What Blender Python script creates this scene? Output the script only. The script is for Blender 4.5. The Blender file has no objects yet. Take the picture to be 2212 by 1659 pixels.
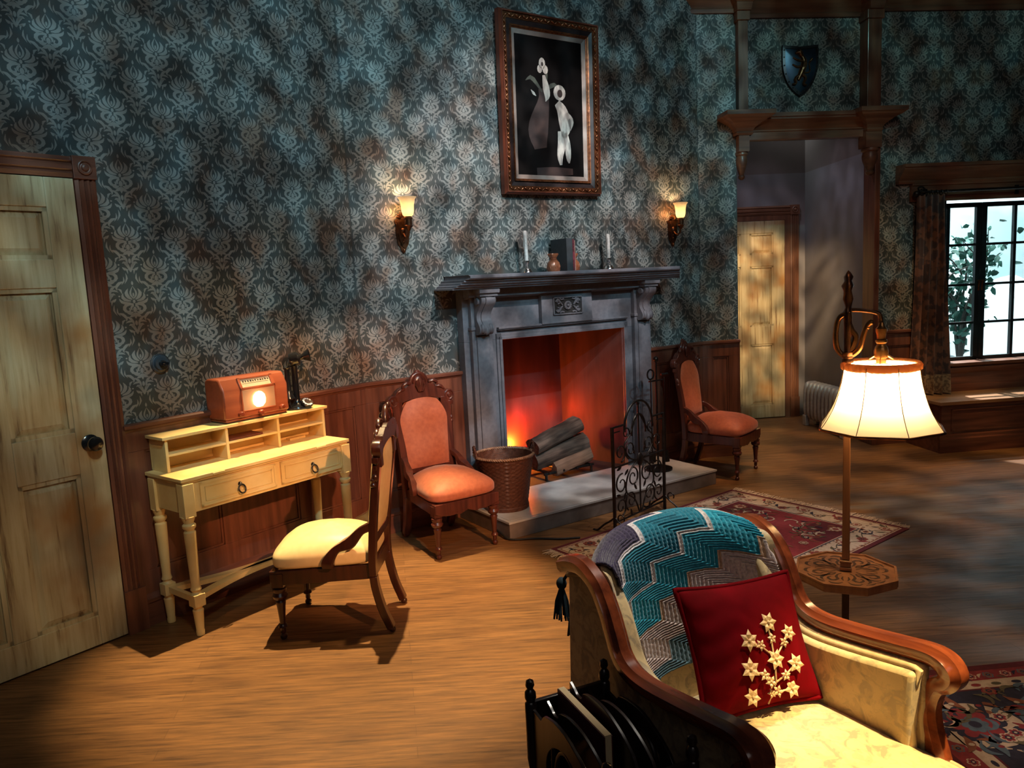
import bpy, math, random
import numpy as np
from math import sin, cos, pi, radians as rad, sqrt
from mathutils import Vector, Matrix, Euler
random.seed(7)
scene = bpy.context.scene
COL = scene.collection

# ---------------------------------------------------------------- camera
cam_d = bpy.data.cameras.new('camera')
cam = bpy.data.objects.new('camera', cam_d)
COL.objects.link(cam)
cam_d.sensor_fit = 'HORIZONTAL'
cam_d.sensor_width = 36.0
cam_d.lens = 36.0 * 1655.0 / 2212.0
cam_d.clip_start = 0.05
PITCH, ROLL = rad(7.6476), rad(2.8624)
fw = Vector((0, cos(PITCH), -sin(PITCH)))
r0 = Vector((1, 0, 0)); d0 = Vector((0, -sin(PITCH), -cos(PITCH)))
RT = r0 * cos(ROLL) + d0 * sin(ROLL)
DN = d0 * cos(ROLL) - r0 * sin(ROLL)
R = Matrix((RT, -DN, -fw)).transposed()
cam.matrix_world = Matrix.Translation((0, 0, 1.49)) @ R.to_4x4()
scene.camera = cam
scene.view_settings.view_transform = 'Standard'
scene.view_settings.look = 'None'
scene.view_settings.gamma = 1.0
scene.view_settings.exposure = 0.0
scene.view_settings.use_curve_mapping = False
scene.cycles.use_denoising = True
scene.cycles.sample_clamp_indirect = 4.0
scene.cycles.max_bounces = 6

# ---------------------------------------------------------------- wall frames (x along the wall, y into the wall)
AA, AB, AC = rad(52.2), rad(33.5), rad(6.0)
KO = Vector((-0.8778, 4.4803, 0)); SO = Vector((1.5142, 6.0636, 0))
def fpt(o, a, s, n, z=0.0):
    return Vector((o.x + cos(a) * s - sin(a) * n, o.y + sin(a) * s + cos(a) * n, z))
def fa(s, n, z=0.0): return fpt(KO, AA, s, n, z)
def fb(s, n, z=0.0): return fpt(KO, AB, s, n, z)
def fc(s, n, z=0.0): return fpt(SO, AC, s, n, z)

# ---------------------------------------------------------------- world and lights
w = bpy.data.worlds.new('world'); scene.world = w; w.use_nodes = True
w.node_tree.nodes['Background'].inputs[0].default_value = (0.55, 0.6, 0.75, 1)
w.node_tree.nodes['Background'].inputs[1].default_value = 0.012

def aim(o, target):
    o.rotation_euler = (Vector(target) - o.location).to_track_quat('-Z', 'Y').to_euler()
def spot(name, loc, target, power, col, angle, blend=0.3, size=0.05, gobo=None):
    d = bpy.data.lights.new(name, 'SPOT'); d.energy = power; d.color = col
    d.spot_size = rad(angle); d.spot_blend = blend; d.shadow_soft_size = size
    o = bpy.data.objects.new(name, d); COL.objects.link(o); o.location = loc; aim(o, target)
    if gobo:
        sc, lo, hi, det, mn = gobo
        d.use_nodes = True; nt = d.node_tree; N = nt.nodes; L = nt.links
        em = [n for n in N if n.type == 'EMISSION'][0]
        tc = N.new('ShaderNodeTexCoord'); sp = N.new('ShaderNodeSeparateXYZ'); L.new(tc.outputs['Normal'], sp.inputs[0])
        dv = []
        for k in (0, 1):
            m = N.new('ShaderNodeMath'); m.operation = 'DIVIDE'; L.new(sp.outputs[k], m.inputs[0]); L.new(sp.outputs[2], m.inputs[1]); dv.append(m)
        cb = N.new('ShaderNodeCombineXYZ'); L.new(dv[0].outputs[0], cb.inputs[0]); L.new(dv[1].outputs[0], cb.inputs[1])
        nz = N.new('ShaderNodeTexNoise'); nz.inputs['Scale'].default_value = sc; nz.inputs['Detail'].default_value = det
        L.new(cb.outputs[0], nz.inputs['Vector'])
        mr = N.new('ShaderNodeMapRange'); mr.interpolation_type = 'SMOOTHSTEP'
        mr.inputs[1].default_value = lo; mr.inputs[2].default_value = hi; mr.inputs[3].default_value = mn; mr.inputs[4].default_value = 1.0
        L.new(nz.outputs[0], mr.inputs[0]); L.new(mr.outputs[0], em.inputs['Strength'])
    return o
def point(name, loc, power, col, size=0.03):
    d = bpy.data.lights.new(name, 'POINT'); d.energy = power; d.color = col; d.shadow_soft_size = size
    o = bpy.data.objects.new(name, d); COL.objects.link(o); o.location = loc
    return o
def area(name, loc, target, power, col, sx, sy):
    d = bpy.data.lights.new(name, 'AREA'); d.energy = power; d.color = col; d.shape = 'RECTANGLE'; d.size = sx; d.size_y = sy
    o = bpy.data.objects.new(name, d); COL.objects.link(o); o.location = loc; aim(o, target)
    return o

# stage lamps of the set, with added fills between them: amber top light over the desk, amber front light, cold breakup lights on the paper
spot('stage_lamp_desk', (-0.62, 4.20, 5.0), (-0.70, 3.28, 0.4), 2300, (1.0, 0.72, 0.36), 27, 0.55, 0.03)
spot('stage_lamp_pool', (0.2, 3.3, 4.9), (0.05, 3.15, 0.0), 330, (1.0, 0.66, 0.30), 46, 1.0, 0.05, (7, .38, .6, 2, .15))
spot('stage_lamp_front', (2.35, -0.75, 3.35), (-0.66, 4.0, 0.54), 1150, (1.0, 0.46, 0.20), 17.5, 0.35, 0.04)
spot('stage_lamp_cold', (2.6, 0.0, 4.2), (0.35, 5.0, 2.6), 620, (0.42, 0.82, 0.96), 46, 0.6, 0.05, (30, .42, .62, 2, .14))
spot('stage_lamp_cold', (0.6, 0.2, 4.4), (-1.1, 4.3, 2.1), 520, (0.42, 0.80, 0.96), 50, 0.6, 0.05, (26, .42, .64, 2, .20))
spot('stage_lamp_rose', fb(1.15, -4.0, 4.42), fb(1.25, 0, 1.70), 1000, (1.0, 0.90, 0.86), 33, 0.7, 0.012, (24, .40, .60, 2, .30))
spot('stage_lamp_right', (2.2, 1.4, 4.4), (2.9, 6.2, 2.4), 190, (0.40, 0.95, 0.90), 46, 0.6, 0.05, (24, .42, .62, 2, .14))
spot('fill_lamp_trim', (1.9, 2.4, 3.0), (2.9, 6.2, 1.6), 42, (1.0, 0.50, 0.34), 44, 0.8, 0.05, (18, .40, .60, 2, .2))  # added warm spot to lift the arch trim, no known lamp
spot('fill_lamp_door', (0.3, 0.2, 3.6), (-1.95, 3.1, 0.9), 190, (1.0, 0.88, 0.58), 32, 0.7, 0.05, (12, .40, .62, 2, .3))  # added spot that brightens the door, not a lamp of the set
spot('stage_lamp_armchair', (1.55, 1.15, 3.6), (0.93, 1.56, 0.42), 1500, (1.0, 0.74, 0.34), 18, 0.7, 0.04)
spot('fill_lamp_blanket', (0.9, 2.4, 3.4), (0.45, 2.0, 0.72), 330, (1.0, 0.92, 0.80), 20, 0.7, 0.04)  # added to brighten the blanket
spot('stage_lamp_floor', (2.2, 3.2, 5.0), (1.9, 3.8, 0.0), 330, (0.92, 0.76, 0.66), 56, 0.7, 0.05, (16, .42, .66, 2, .12))
spot('fill_lamp_rug', (1.6, 3.0, 4.6), (1.25, 4.1, 0), 260, (1.0, 0.86, 0.76), 24, 0.9, 0.04)  # added spot so the rug reads brighter
spot('stage_lamp_hearth', (0.9, 3.5, 4.6), fb(1.5, -.48, .1), 420, (1.0, 0.92, 0.86), 15, 0.7, 0.04, (20, .38, .6, 2, .2))
spot('stage_lamp_passage', (2.0, 4.2, 2.75), (2.50, 7.5, 1.1), 900, (1.0, 0.68, 0.36), 25, 0.5, 0.05, (22, .40, .60, 2, .25))
spot('fill_lamp_passage_cold', fc(.75, .55, 3.2), fc(1.2, .9, 0.6), 26, (0.78, 0.76, 0.95), 95, 0.7, 0.05, (8, .40, .60, 2, .4))  # dim cold fill added inside the passage
spot('stage_lamp_bench', (2.6, 4.4, 4.6), (2.7, 5.6, 0.0), 520, (1.0, 0.60, 0.24), 46, 0.8, 0.05, (10, .4, .6, 1, .25))
spot('stage_lamp_red_seat', (2.6, 4.2, 3.8), (1.5, 5.45, 0.45), 110, (1.0, 0.36, 0.15), 12, 0.6, 0.04)
area('front_fill', (1.5, -3.5, 5.0), (0.8, 4.0, 0.8), 26, (0.95, 0.85, 0.80), 5.0, 2.0)  # added unseen soft fill over the whole set
point('fire_lamp', fb(1.33, 0.462, 0.28), 20, (1.0, 0.24, 0.02), 0.02)
point('fire_lamp', fb(1.42, 0.38, 0.42), 9.0, (1.0, 0.02, 0.005), 0.03)
point('fire_lamp', fb(1.76, 0.38, 0.50), 2.6, (1.0, 0.06, 0.01), 0.03)
# daylight side: flood for the painted sky and a steep lamp that throws the sash bars on sill and bench
area('sky_flood', fc(3.0, 1.5, 3.3), fc(3.0, 3.3, 1.2), 290, (0.84, 0.98, 1.0), 3.6, 0.4)
area('snow_flood', fc(3.0, 0.5, 2.9), fc(3.0, 1.7, 0.3), 22, (0.82, 0.97, 1.0), 3.0, 0.4)
spot('moon_lamp', fc(2.50, 1.65, 2.85), fc(2.50, .1, .80), 1700, (1.0, 0.88, 0.86), 17, 0.15, 0.015)

# ---------------------------------------------------------------- mesh helpers
def V(*a): return Vector(a)
def cr(pts, n):
    """Catmull-Rom through pts (any dimension), n samples."""
    P = [np.array(p, float) for p in pts]
    P = [2 * P[0] - P[1]] + P + [2 * P[-1] - P[-2]]
    m = len(P) - 3; out = []
    for i in range(n):
        t = i / (n - 1) * m; k = min(int(t), m - 1); t -= k
        a, b, c, d = P[k], P[k + 1], P[k + 2], P[k + 3]
        out.append(0.5 * ((2 * b) + (c - a) * t + (2 * a - 5 * b + 4 * c - d) * t * t + (3 * b - a - 3 * c + d) * t ** 3))
    return out

class M:
    def __init__(self): self.v = []; self.f = []; self.mi = []; self.cur = 0
    def add(self, vs, fs):
        b = len(self.v); self.v += [tuple(map(float, p)) for p in vs]
        self.f += [tuple(b + i for i in f) for f in fs]; self.mi += [self.cur] * len(fs); return self
    def xf(self, mat, start=0):
        for i in range(start, len(self.v)): self.v[i] = tuple(mat @ Vector(self.v[i]))
        return self
    def box(self, x0, x1, y0, y1, z0, z1, mat=None):
        vs = [(x, y, z) for z in (z0, z1) for y in (y0, y1) for x in (x0, x1)]
        if mat is not None: vs = [mat @ Vector(p) for p in vs]
        return self.add(vs, [(0, 2, 3, 1), (4, 5, 7, 6), (0, 1, 5, 4), (1, 3, 7, 5), (3, 2, 6, 7), (2, 0, 4, 6)])
    def lathe(self, prof, n=20, o=(0, 0, 0), mat=None, sq=0.0, fl=None):
        vs = []; fs = []
        for r, z in prof:
            for k in range(n):
                a = 2 * pi * k / n; rr = r * (fl(a, z) if fl else 1.0)
                p = Vector((rr * cos(a), rr * sin(a), z))
                if mat is not None: p = mat @ p
                vs.append(p + Vector(o))
        m = len(prof)
        for j in range(m - 1):
            for k in range(n):
                a = j * n + k; b = j * n + (k + 1) % n
                fs.append((a, b, b + n, a + n))
        if prof[0][0] > 1e-6: fs.append(tuple(reversed(range(n))))
        if prof[-1][0] > 1e-6: fs.append(tuple(range((m - 1) * n, m * n)))
        return self.add(vs, fs)
    def sweep(self, pts, sec, up=(0, 0, 1), closed=False, scale=None):
        """sec: list of (a,b): a along the in-plane normal, b along up."""
        P = [Vector(p) for p in pts]; U = Vector(up).normalized(); n = len(P); k = len(sec); vs = []; fs = []
        for i, p in enumerate(P):
            if closed: t = P[(i + 1) % n] - P[i - 1]
            else: t = P[min(i + 1, n - 1)] - P[max(i - 1, 0)]
            t.normalize(); nn = U.cross(t)
            if nn.length < 1e-4: nn = Vector((1, 0, 0)).cross(t)
            nn.normalize(); b = t.cross(nn); s = scale[i] if scale else 1.0
            if not hasattr(s, '__len__'): s = (s, s)
            for q in sec: vs.append(p + nn * q[0] * s[0] + b * q[1] * s[1])
        for i in range(n if closed else n - 1):
            j = (i + 1) % n
            for q in range(k): fs.append((i * k + q, i * k + (q + 1) % k, j * k + (q + 1) % k, j * k + q))
        if not closed: fs += [tuple(reversed(range(k))), tuple(range((n - 1) * k, n * k))]
        return self.add(vs, fs)
    def tube(self, pts, r, n=8, closed=False, up=None, scale=None):
        if up is None:
            d = Vector(pts[-1]) - Vector(pts[0]); d = d if d.length > 1e-6 else Vector(pts[1]) - Vector(pts[0]); d.normalize()
            up = (0, 0, 1) if abs(d.z) < 0.8 else (0.3, 1, 0.1)
        return self.sweep(pts, [(r * cos(2 * pi * q / n), r * sin(2 * pi * q / n)) for q in range(n)], up, closed, scale)
    def rod(self, a, b, r, n=8): return self.tube([a, b], r, n)
    def prism(self, poly, d0, d1, plane='xz', mat=None):
        def mk(p, d):
            q = {'xz': (p[0], d, p[1]), 'xy': (p[0], p[1], d), 'yz': (d, p[0], p[1])}[plane]
            return mat @ Vector(q) if mat is not None else q
        n = len(poly)
        vs = [mk(p, d0) for p in poly] + [mk(p, d1) for p in poly]
        fs = [tuple(range(n)), tuple(reversed(range(n, 2 * n)))] + [(i, n + i, n + (i + 1) % n, (i + 1) % n) for i in range(n)]
        return self.add(vs, fs)
    def grid(self, fn, nu, nv, cu=False):
        vs = [fn(i / (nu if cu else nu - 1), j / (nv - 1)) for j in range(nv) for i in range(nu)]
        fs = []
        for j in range(nv - 1):
            for i in range(nu if cu else nu - 1):
                a = j * nu + i; b = j * nu + (i + 1) % nu
                fs.append((a, b, b + nu, a + nu))
        return self.add(vs, fs)
    def ell(self, c, r, n=14, m=8, mat=None):
        prof = [(max(sin(pi * j / m), 0), -cos(pi * j / m)) for j in range(m + 1)]
        S = Matrix.Diagonal((r[0], r[1], r[2])).to_4x4()
        if mat is not None: S = mat.to_4x4() @ S
        return self.lathe(prof, n, c, S)
    def slab(self, x0, x1, y0, y1, z0, z1, r, seg=4, crown=0.0):
        """soft box: rounded in every direction (cushion)."""
        cx, cy, cz = (x0 + x1) / 2, (y0 + y1) / 2, (z0 + z1) / 2; hx, hy, hz = (x1 - x0) / 2, (y1 - y0) / 2, (z1 - z0) / 2
        def f(u, v):
            a = 2 * pi * u; b = -pi / 2 + pi * v
            e1, e2 = 0.32, 0.55
            sg = lambda t, e: math.copysign(abs(t) ** e, t)
            x = hx * sg(cos(b), e2) * sg(cos(a), e1); y = hy * sg(cos(b), e2) * sg(sin(a), e1); z = hz * sg(sin(b), e2)
            if z > 0 and crown: z += crown * max(0, 1 - (x / hx) ** 2) * max(0, 1 - (y / hy) ** 2)
            return (cx + x, cy + y, cz + z)
        return self.grid(f, 56, 21, True)

def obj(name, m, mat, parent=None, smooth=35, bevel=0, loc=None, rotz=None, subd=0, **props):
    me = bpy.data.meshes.new(name)
    me.from_pydata(m.v, [], m.f); me.update()
    mats = mat if isinstance(mat, (list, tuple)) else [mat]
    for q in mats: me.materials.append(q)
    if len(mats) > 1: me.polygons.foreach_set('material_index', m.mi)
    if smooth:
        me.polygons.foreach_set('use_smooth', [True] * len(me.polygons))
        me.set_sharp_from_angle(angle=rad(smooth))
    o = bpy.data.objects.new(name, me); COL.objects.link(o)
    if parent is not None: o.parent = parent
    if loc is not None: o.location = loc
    if rotz is not None: o.rotation_euler = (0, 0, rotz)
    if bevel:
        b = o.modifiers.new('bevel', 'BEVEL'); b.width = bevel; b.segments = 2; b.limit_method = 'ANGLE'; b.angle_limit = rad(40)
    if subd:
        s = o.modifiers.new('sub', 'SUBSURF'); s.levels = subd; s.render_levels = subd
    for k, q in props.items(): o[k] = q
    return o
def thing(name, label, cat, loc=(0, 0, 0), rotz=0, group=None):
    o = bpy.data.objects.new(name, None); COL.objects.link(o); o.empty_display_size = 0.05
    o.location = loc; o.rotation_euler = (0, 0, rotz); o['label'] = label; o['category'] = cat
    if group: o['group'] = group
    return o
def tag(o, label, cat, group=None):
    o['label'] = label; o['category'] = cat
    if group: o['group'] = group
    return o
def struct(name, m, mat, **k):
    o = obj(name, m, mat, **k)
    if k.get('parent') is None: o['kind'] = 'structure'
    return o
def dup(root, loc, rotz, label, group=None):
    r = root.copy(); COL.objects.link(r); r.location = loc; r.rotation_euler = (0, 0, rotz); r['label'] = label
    if group: r['group'] = group
    for ch in list(root.children):
        c = ch.copy(); COL.objects.link(c); c.parent = r
        for g in list(ch.children):
            e = g.copy(); COL.objects.link(e); e.parent = c
    return r

# ---------------------------------------------------------------- materials (node based)
def new_mat(name):
    m = bpy.data.materials.new(name); m.use_nodes = True
    nt = m.node_tree; b = nt.nodes['Principled BSDF']
    return m, nt, b
def nd(nt, t, **k):
    n = nt.nodes.new(t)
    for a, q in k.items():
        if isinstance(a, str) and a.startswith('i_'): n.inputs[a[2:].replace('_', ' ')].default_value = q
        else: setattr(n, a, q)
    return n
def ramp(nt, src, stops, interp='LINEAR'):
    r = nt.nodes.new('ShaderNodeValToRGB'); e = r.color_ramp.elements; r.color_ramp.interpolation = interp
    while len(e) < len(stops): e.new(0.5)
    for el, (p, c) in zip(e, stops):
        el.position = p; el.color = (*c, 1) if len(c) == 3 else c
    nt.links.new(src, r.inputs[0]); return r
def noise(nt, vec, scale, detail=3, rough=0.5, dist=0.0):
    n = nd(nt, 'ShaderNodeTexNoise', i_Scale=scale, i_Detail=detail, i_Roughness=rough, i_Distortion=dist)
    if vec is not None: nt.links.new(vec, n.inputs['Vector'])
    return n.outputs[0]
def coords(nt, scale=(1, 1, 1), rot=(0, 0, 0), kind='Object'):
    tc = nd(nt, 'ShaderNodeTexCoord'); mp = nd(nt, 'ShaderNodeMapping')
    mp.inputs['Scale'].default_value = scale; mp.inputs['Rotation'].default_value = rot
    nt.links.new(tc.outputs[kind], mp.inputs[0]); return mp.outputs[0]
def mix(nt, fac, a, b, mode='MIX'):
    m = nd(nt, 'ShaderNodeMix', data_type='RGBA', blend_type=mode)
    for s, q in ((0, fac), (6, a), (7, b)):
        if hasattr(q, 'is_output'): nt.links.new(q, m.inputs[s])
        else: m.inputs[s].default_value = q if s == 0 else (*q, 1)
    return m.outputs[2]
def bump(nt, b, src, strength=0.2, dist=0.01):
    n = nd(nt, 'ShaderNodeBump', i_Strength=strength, i_Distance=dist)
    nt.links.new(src, n.inputs['Height']); nt.links.new(n.outputs[0], b.inputs['Normal'])
def simple(name, c1, c2=None, scale=20, rough=0.5, metal=0.0, stretch=(1, 1, 1), bmp=0.0, lo=0.35, hi=0.65, detail=4, coat=0.0, sheen=0.0, spec=0.5):
    m, nt, b = new_mat(name)
    b.inputs['Roughness'].default_value = rough; b.inputs['Metallic'].default_value = metal
    b.inputs['Specular IOR Level'].default_value = spec
    b.inputs['Coat Weight'].default_value = coat; b.inputs['Coat Roughness'].default_value = 0.15
    b.inputs['Sheen Weight'].default_value = sheen
    v = coords(nt, stretch); n = noise(nt, v, scale, detail)
    r = ramp(nt, n, [(lo, c1), (hi, c2 if c2 else tuple(q * 0.8 for q in c1))])
    nt.links.new(r.outputs[0], b.inputs['Base Color'])
    if bmp: bump(nt, b, n, bmp, 0.004)
    return m

def wood(name, light, dark, scale=6, axis='z', rough=0.35, coat=0.15, bmp=0.08):
    st = {'z': (6, 6, .5), 'x': (.5, 6, 6), 'y': (6, .5, 6)}[axis]
    return simple(name, dark, light, scale, rough, 0, st, bmp, 0.3, 0.7, 5, coat)

M_WOODRED = wood('red_brown_panelling', (.20, .070, .040), (.085, .028, .018), 5, 'z', .38)
M_WOODREDX = wood('red_brown_rail', (.20, .070, .040), (.085, .028, .018), 5, 'x', .36)
M_TRIMWOOD = wood('oak_trim', (.20, .085, .045), (.095, .038, .022), 5, 'x', .45)
M_TRIMWOODZ = wood('oak_trim_upright', (.20, .085, .045), (.095, .038, .022), 5, 'z', .45)
M_BENCHTOP = wood('bench_top_wood', (.42, .22, .10), (.26, .13, .06), 5, 'x', .4)
M_DKWOOD = wood('dark_chair_wood', (.060, .016, .009), (.022, .007, .005), 7, 'z', .28, .4)
M_MIDWOOD = wood('red_chair_wood', (.135, .034, .020), (.055, .014, .010), 7, 'z', .3, .35)
M_ROSEWOOD = wood('polished_rosewood', (.26, .058, .018), (.10, .020, .008), 7, 'y', .22, .5)
M_BLACKWOOD = wood('black_brown_wood', (.020, .010, .009), (.009, .005, .005), 7, 'z', .3, .3)
M_LAMPWOOD = wood('lamp_pole_wood', (.34, .150, .065), (.20, .080, .034), 7, 'z', .4, .2)
M_RADIO = wood('radio_walnut', (.33, .085, .035), (.22, .050, .022), 4, 'x', .38, .2)
M_RADIOKNOB = simple('radio_knob', (.22, .045, .02), (.16, .03, .015), 30, .35)
M_YELLOW = simple('cream_yellow_paint', (.80, .59, .26), (.73, .50, .20), 9, .42, bmp=.04)
M_GREY = simple('grey_stone_paint', (.150, .147, .168), (.120, .118, .138), 40, .55, bmp=.05)
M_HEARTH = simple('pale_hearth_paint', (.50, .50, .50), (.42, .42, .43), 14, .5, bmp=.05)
M_HEARTHSIDE = simple('shaded_hearth_side', (.20, .165, .15), (.15, .125, .115), 14, .6)  # darker than the slab: weaker light on the front put into the colour
M_BLACK = simple('black_gloss', (.008, .008, .009), (.012, .012, .013), 20, .18, coat=.5)
M_BLACKMATT = simple('black_matt', (.015, .014, .014), (.008, .008, .008), 30, .6)
M_IRON = simple('wrought_iron', (.030, .024, .022), (.014, .011, .010), 40, .38, .55, bmp=.1)
M_BRASS = simple('old_brass', (.55, .27, .09), (.30, .13, .05), 30, .30, .9)
M_DKBRASS = simple('dark_bronze', (.20, .085, .04), (.09, .04, .02), 40, .34, .85)
M_SILVER = simple('silver_metal', (.75, .74, .72), (.60, .58, .56), 30, .2, 1.0)
M_RADIATOR = simple('silver_radiator_paint', (.46, .43, .42), (.36, .33, .32), 30, .40, .25, bmp=.08)
M_WHITEWAX = simple('white_wax', (.78, .74, .70), (.60, .55, .52), 60, .5, bmp=.3)
M_ORANGE = simple('orange_velvet', (.56, .155, .070), (.47, .120, .055), 40, .6, sheen=.25, bmp=.05)
M_CREAM = simple('cream_leather', (.80, .62, .33), (.74, .56, .28), 30, .42, bmp=.04)
M_RED = simple('red_velvet', (.15, .001, .004), (.09, .001, .002), 9, .85, bmp=.15, spec=.05)
M_APPLIQUE = simple('gold_applique', (.78, .56, .30), (.62, .40, .20), 60, .5, bmp=.2)
M_WICKER = simple('brown_wicker', (.12, .040, .020), (.05, .016, .009), 60, .55, bmp=.2, stretch=(1, 1, 4))
M_LOG = simple('log_bark', (.15, .095, .07), (.055, .033, .025), 18, .85, stretch=(.4, 3, 3), bmp=.8)
M_LOGCUT = simple('split_log', (.27, .15, .095), (.18, .095, .06), 18, .8, stretch=(.3, 4, 4), bmp=.4)
M_SOOT = simple('firebox_lining', (.085, .034, .027), (.032, .014, .012), 5, .8, stretch=(1.5, 1.5, .3), bmp=.1)
M_FLOORDARK = simple('soot_floor', (.022, .020, .020), (.014, .013, .013), 20, .8)
M_NAVY = simple('dark_book_cloth', (.030, .036, .042), (.024, .028, .032), 30, .6)
M_MAROON = simple('maroon_spine', (.10, .02, .025), (.06, .012, .018), 60, .5)
M_PAPER = simple('paper_edge', (.62, .45, .34), (.5, .36, .27), 90, .8, stretch=(8, 8, .5))
M_BRONZEPOUCH = simple('copper_brown_glaze', (.38, .14, .07), (.24, .075, .035), 26, .32, .2, coat=.4, bmp=.2)
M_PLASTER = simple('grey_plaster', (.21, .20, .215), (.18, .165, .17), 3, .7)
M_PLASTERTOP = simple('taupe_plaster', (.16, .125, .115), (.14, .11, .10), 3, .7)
M_SNOW = simple('snow', (.85, .88, .90), (.70, .76, .80), 3, .8, bmp=.2)
M_LEAF = simple('dusty_green_leaf', (.022, .10, .070), (.05, .18, .14), 7, .5)
M_BARK = simple('shrub_bark', (.12, .10, .09), (.07, .06, .055), 30, .8)
M_SKY = simple('painted_sky', (.62, .86, .90), (.90, .94, .96), 1.1, .9, stretch=(1, 1, 2.2), detail=5, lo=.42, hi=.58)
M_SASH = simple('black_green_sash', (.012, .022, .026), (.008, .014, .017), 20, .4)
M_CURTAIN = simple('brown_brocade', (.15, .065, .042), (.055, .030, .028), 16, .6, lo=.46, hi=.54, detail=2)
M_CURTAINHEM = simple('tan_brocade_hem', (.32, .20, .11), (.15, .085, .05), 40, .6, lo=.45, hi=.55)
M_SHIELD = simple('blue_steel', (.035, .060, .090), (.02, .035, .06), 8, .35, .6)
M_SHIELDRIM = simple('dark_steel_rim', (.06, .055, .06), (.03, .03, .035), 20, .35, .7)
M_GILT = simple('gilt_carving', (.30, .11, .045), (.14, .045, .02), 50, .30, .7, bmp=.3)
M_FRAMEDK = simple('dark_frame_band', (.030, .018, .018), (.02, .012, .012), 30, .4)
M_LINER = simple('silver_gilt_liner', (.50, .42, .38), (.36, .28, .24), 8, .35, .5)
M_PAINTDK = simple('dark_oil_ground', (.006, .005, .005), (.004, .003, .003), 4, .7, spec=.08)
M_PAINTMID = simple('umber_oil', (.055, .030, .026), (.02, .012, .012), 9, .5)
M_PAINTPALE = simple('pale_oil', (.62, .58, .52), (.40, .36, .33), 22, .5, stretch=(2, 1, .7), lo=.42, hi=.58)
M_PAINTLEAF = simple('muted_leaf_oil', (.08, .09, .07), (.03, .035, .03), 22, .5)
M_TEALYARN = simple('dark_teal_yarn', (.012, .035, .05), (.008, .02, .03), 60, .9)
M_FRINGE = simple('cream_fringe', (.62, .46, .34), (.45, .32, .24), 60, .9)
M_RUGRED = simple('rug_red_wool', (.27, .028, .032), (.20, .022, .026), 50, .95)
M_RUGDKRED = simple('rug_dark_red', (.12, .012, .018), (.09, .010, .014), 50, .95)
M_RUGCREAM = simple('rug_cream_wool', (.58, .43, .31), (.46, .33, .23), 50, .95)
M_RUGNAVY = simple('rug_navy_wool', (.028, .024, .045), (.018, .016, .032), 50, .95)
M_RUGBLUE = simple('rug_blue_wool', (.10, .14, .18), (.07, .10, .13), 50, .95)
M_RUGRUST = simple('rug_rust_wool', (.26, .085, .04), (.19, .06, .03), 50, .95)
M_RUGOLIVE = simple('rug_olive_wool', (.13, .10, .055), (.09, .07, .04), 50, .95)
RUGM = [M_RUGRED, M_RUGCREAM, M_RUGNAVY, M_RUGBLUE, M_RUGRUST, M_RUGOLIVE, M_RUGDKRED]

def glow(name, col, strength, base=None):
    m, nt, b = new_mat(name)
    b.inputs['Base Color'].default_value = (*(base or col), 1)
    b.inputs['Emission Color'].default_value = (*col, 1); b.inputs['Emission Strength'].default_value = strength
    return m
M_BULB = glow('lit_bulb', (1.0, .70, .34), 40)
M_RBULB = glow('lit_radio_bulb', (1.0, .72, .34), 7)
M_SBULB = glow('lit_sconce_bulb', (1.0, .70, .32), 40)

def shade_mat(name, col, trans=.6, rough=.6):
    m, nt, b = new_mat(name)
    tr = nd(nt, 'ShaderNodeBsdfTranslucent'); tr.inputs[0].default_value = (*col, 1)
    b.inputs['Base Color'].default_value = (*col, 1); b.inputs['Roughness'].default_value = rough
    mx = nd(nt, 'ShaderNodeMixShader'); mx.inputs[0].default_value = trans
    nt.links.new(b.outputs[0], mx.inputs[1]); nt.links.new(tr.outputs[0], mx.inputs[2])
    nt.links.new(mx.outputs[0], nt.nodes['Material Output'].inputs[0]); return m
M_SHADE = shade_mat('parchment_shade', (.96, .91, .78), .88)
M_SHADETRIM = shade_mat('gold_ruffle', (.62, .30, .12), .35)
M_FROST = shade_mat('frosted_glass_shade', (.95, .88, .74), .75)
M_GRILLE = shade_mat('radio_grille_cloth', (.80, .58, .42), .6)

def glass(name):
    m, nt, b = new_mat(name)
    g = nd(nt, 'ShaderNodeBsdfGlass'); g.inputs['IOR'].default_value = 1.02; g.inputs['Roughness'].default_value = 0.0
    t = nd(nt, 'ShaderNodeBsdfTransparent'); t.inputs[0].default_value = (.93, .98, .98, 1)
    gl = nd(nt, 'ShaderNodeBsdfGlossy'); gl.inputs['Roughness'].default_value = .03
    mx = nd(nt, 'ShaderNodeMixShader'); mx.inputs[0].default_value = .05
    nt.links.new(t.outputs[0], mx.inputs[1]); nt.links.new(gl.outputs[0], mx.inputs[2])
    nt.links.new(mx.outputs[0], nt.nodes['Material Output'].inputs[0]); return m
M_GLASS = glass('window_glass')

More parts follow.
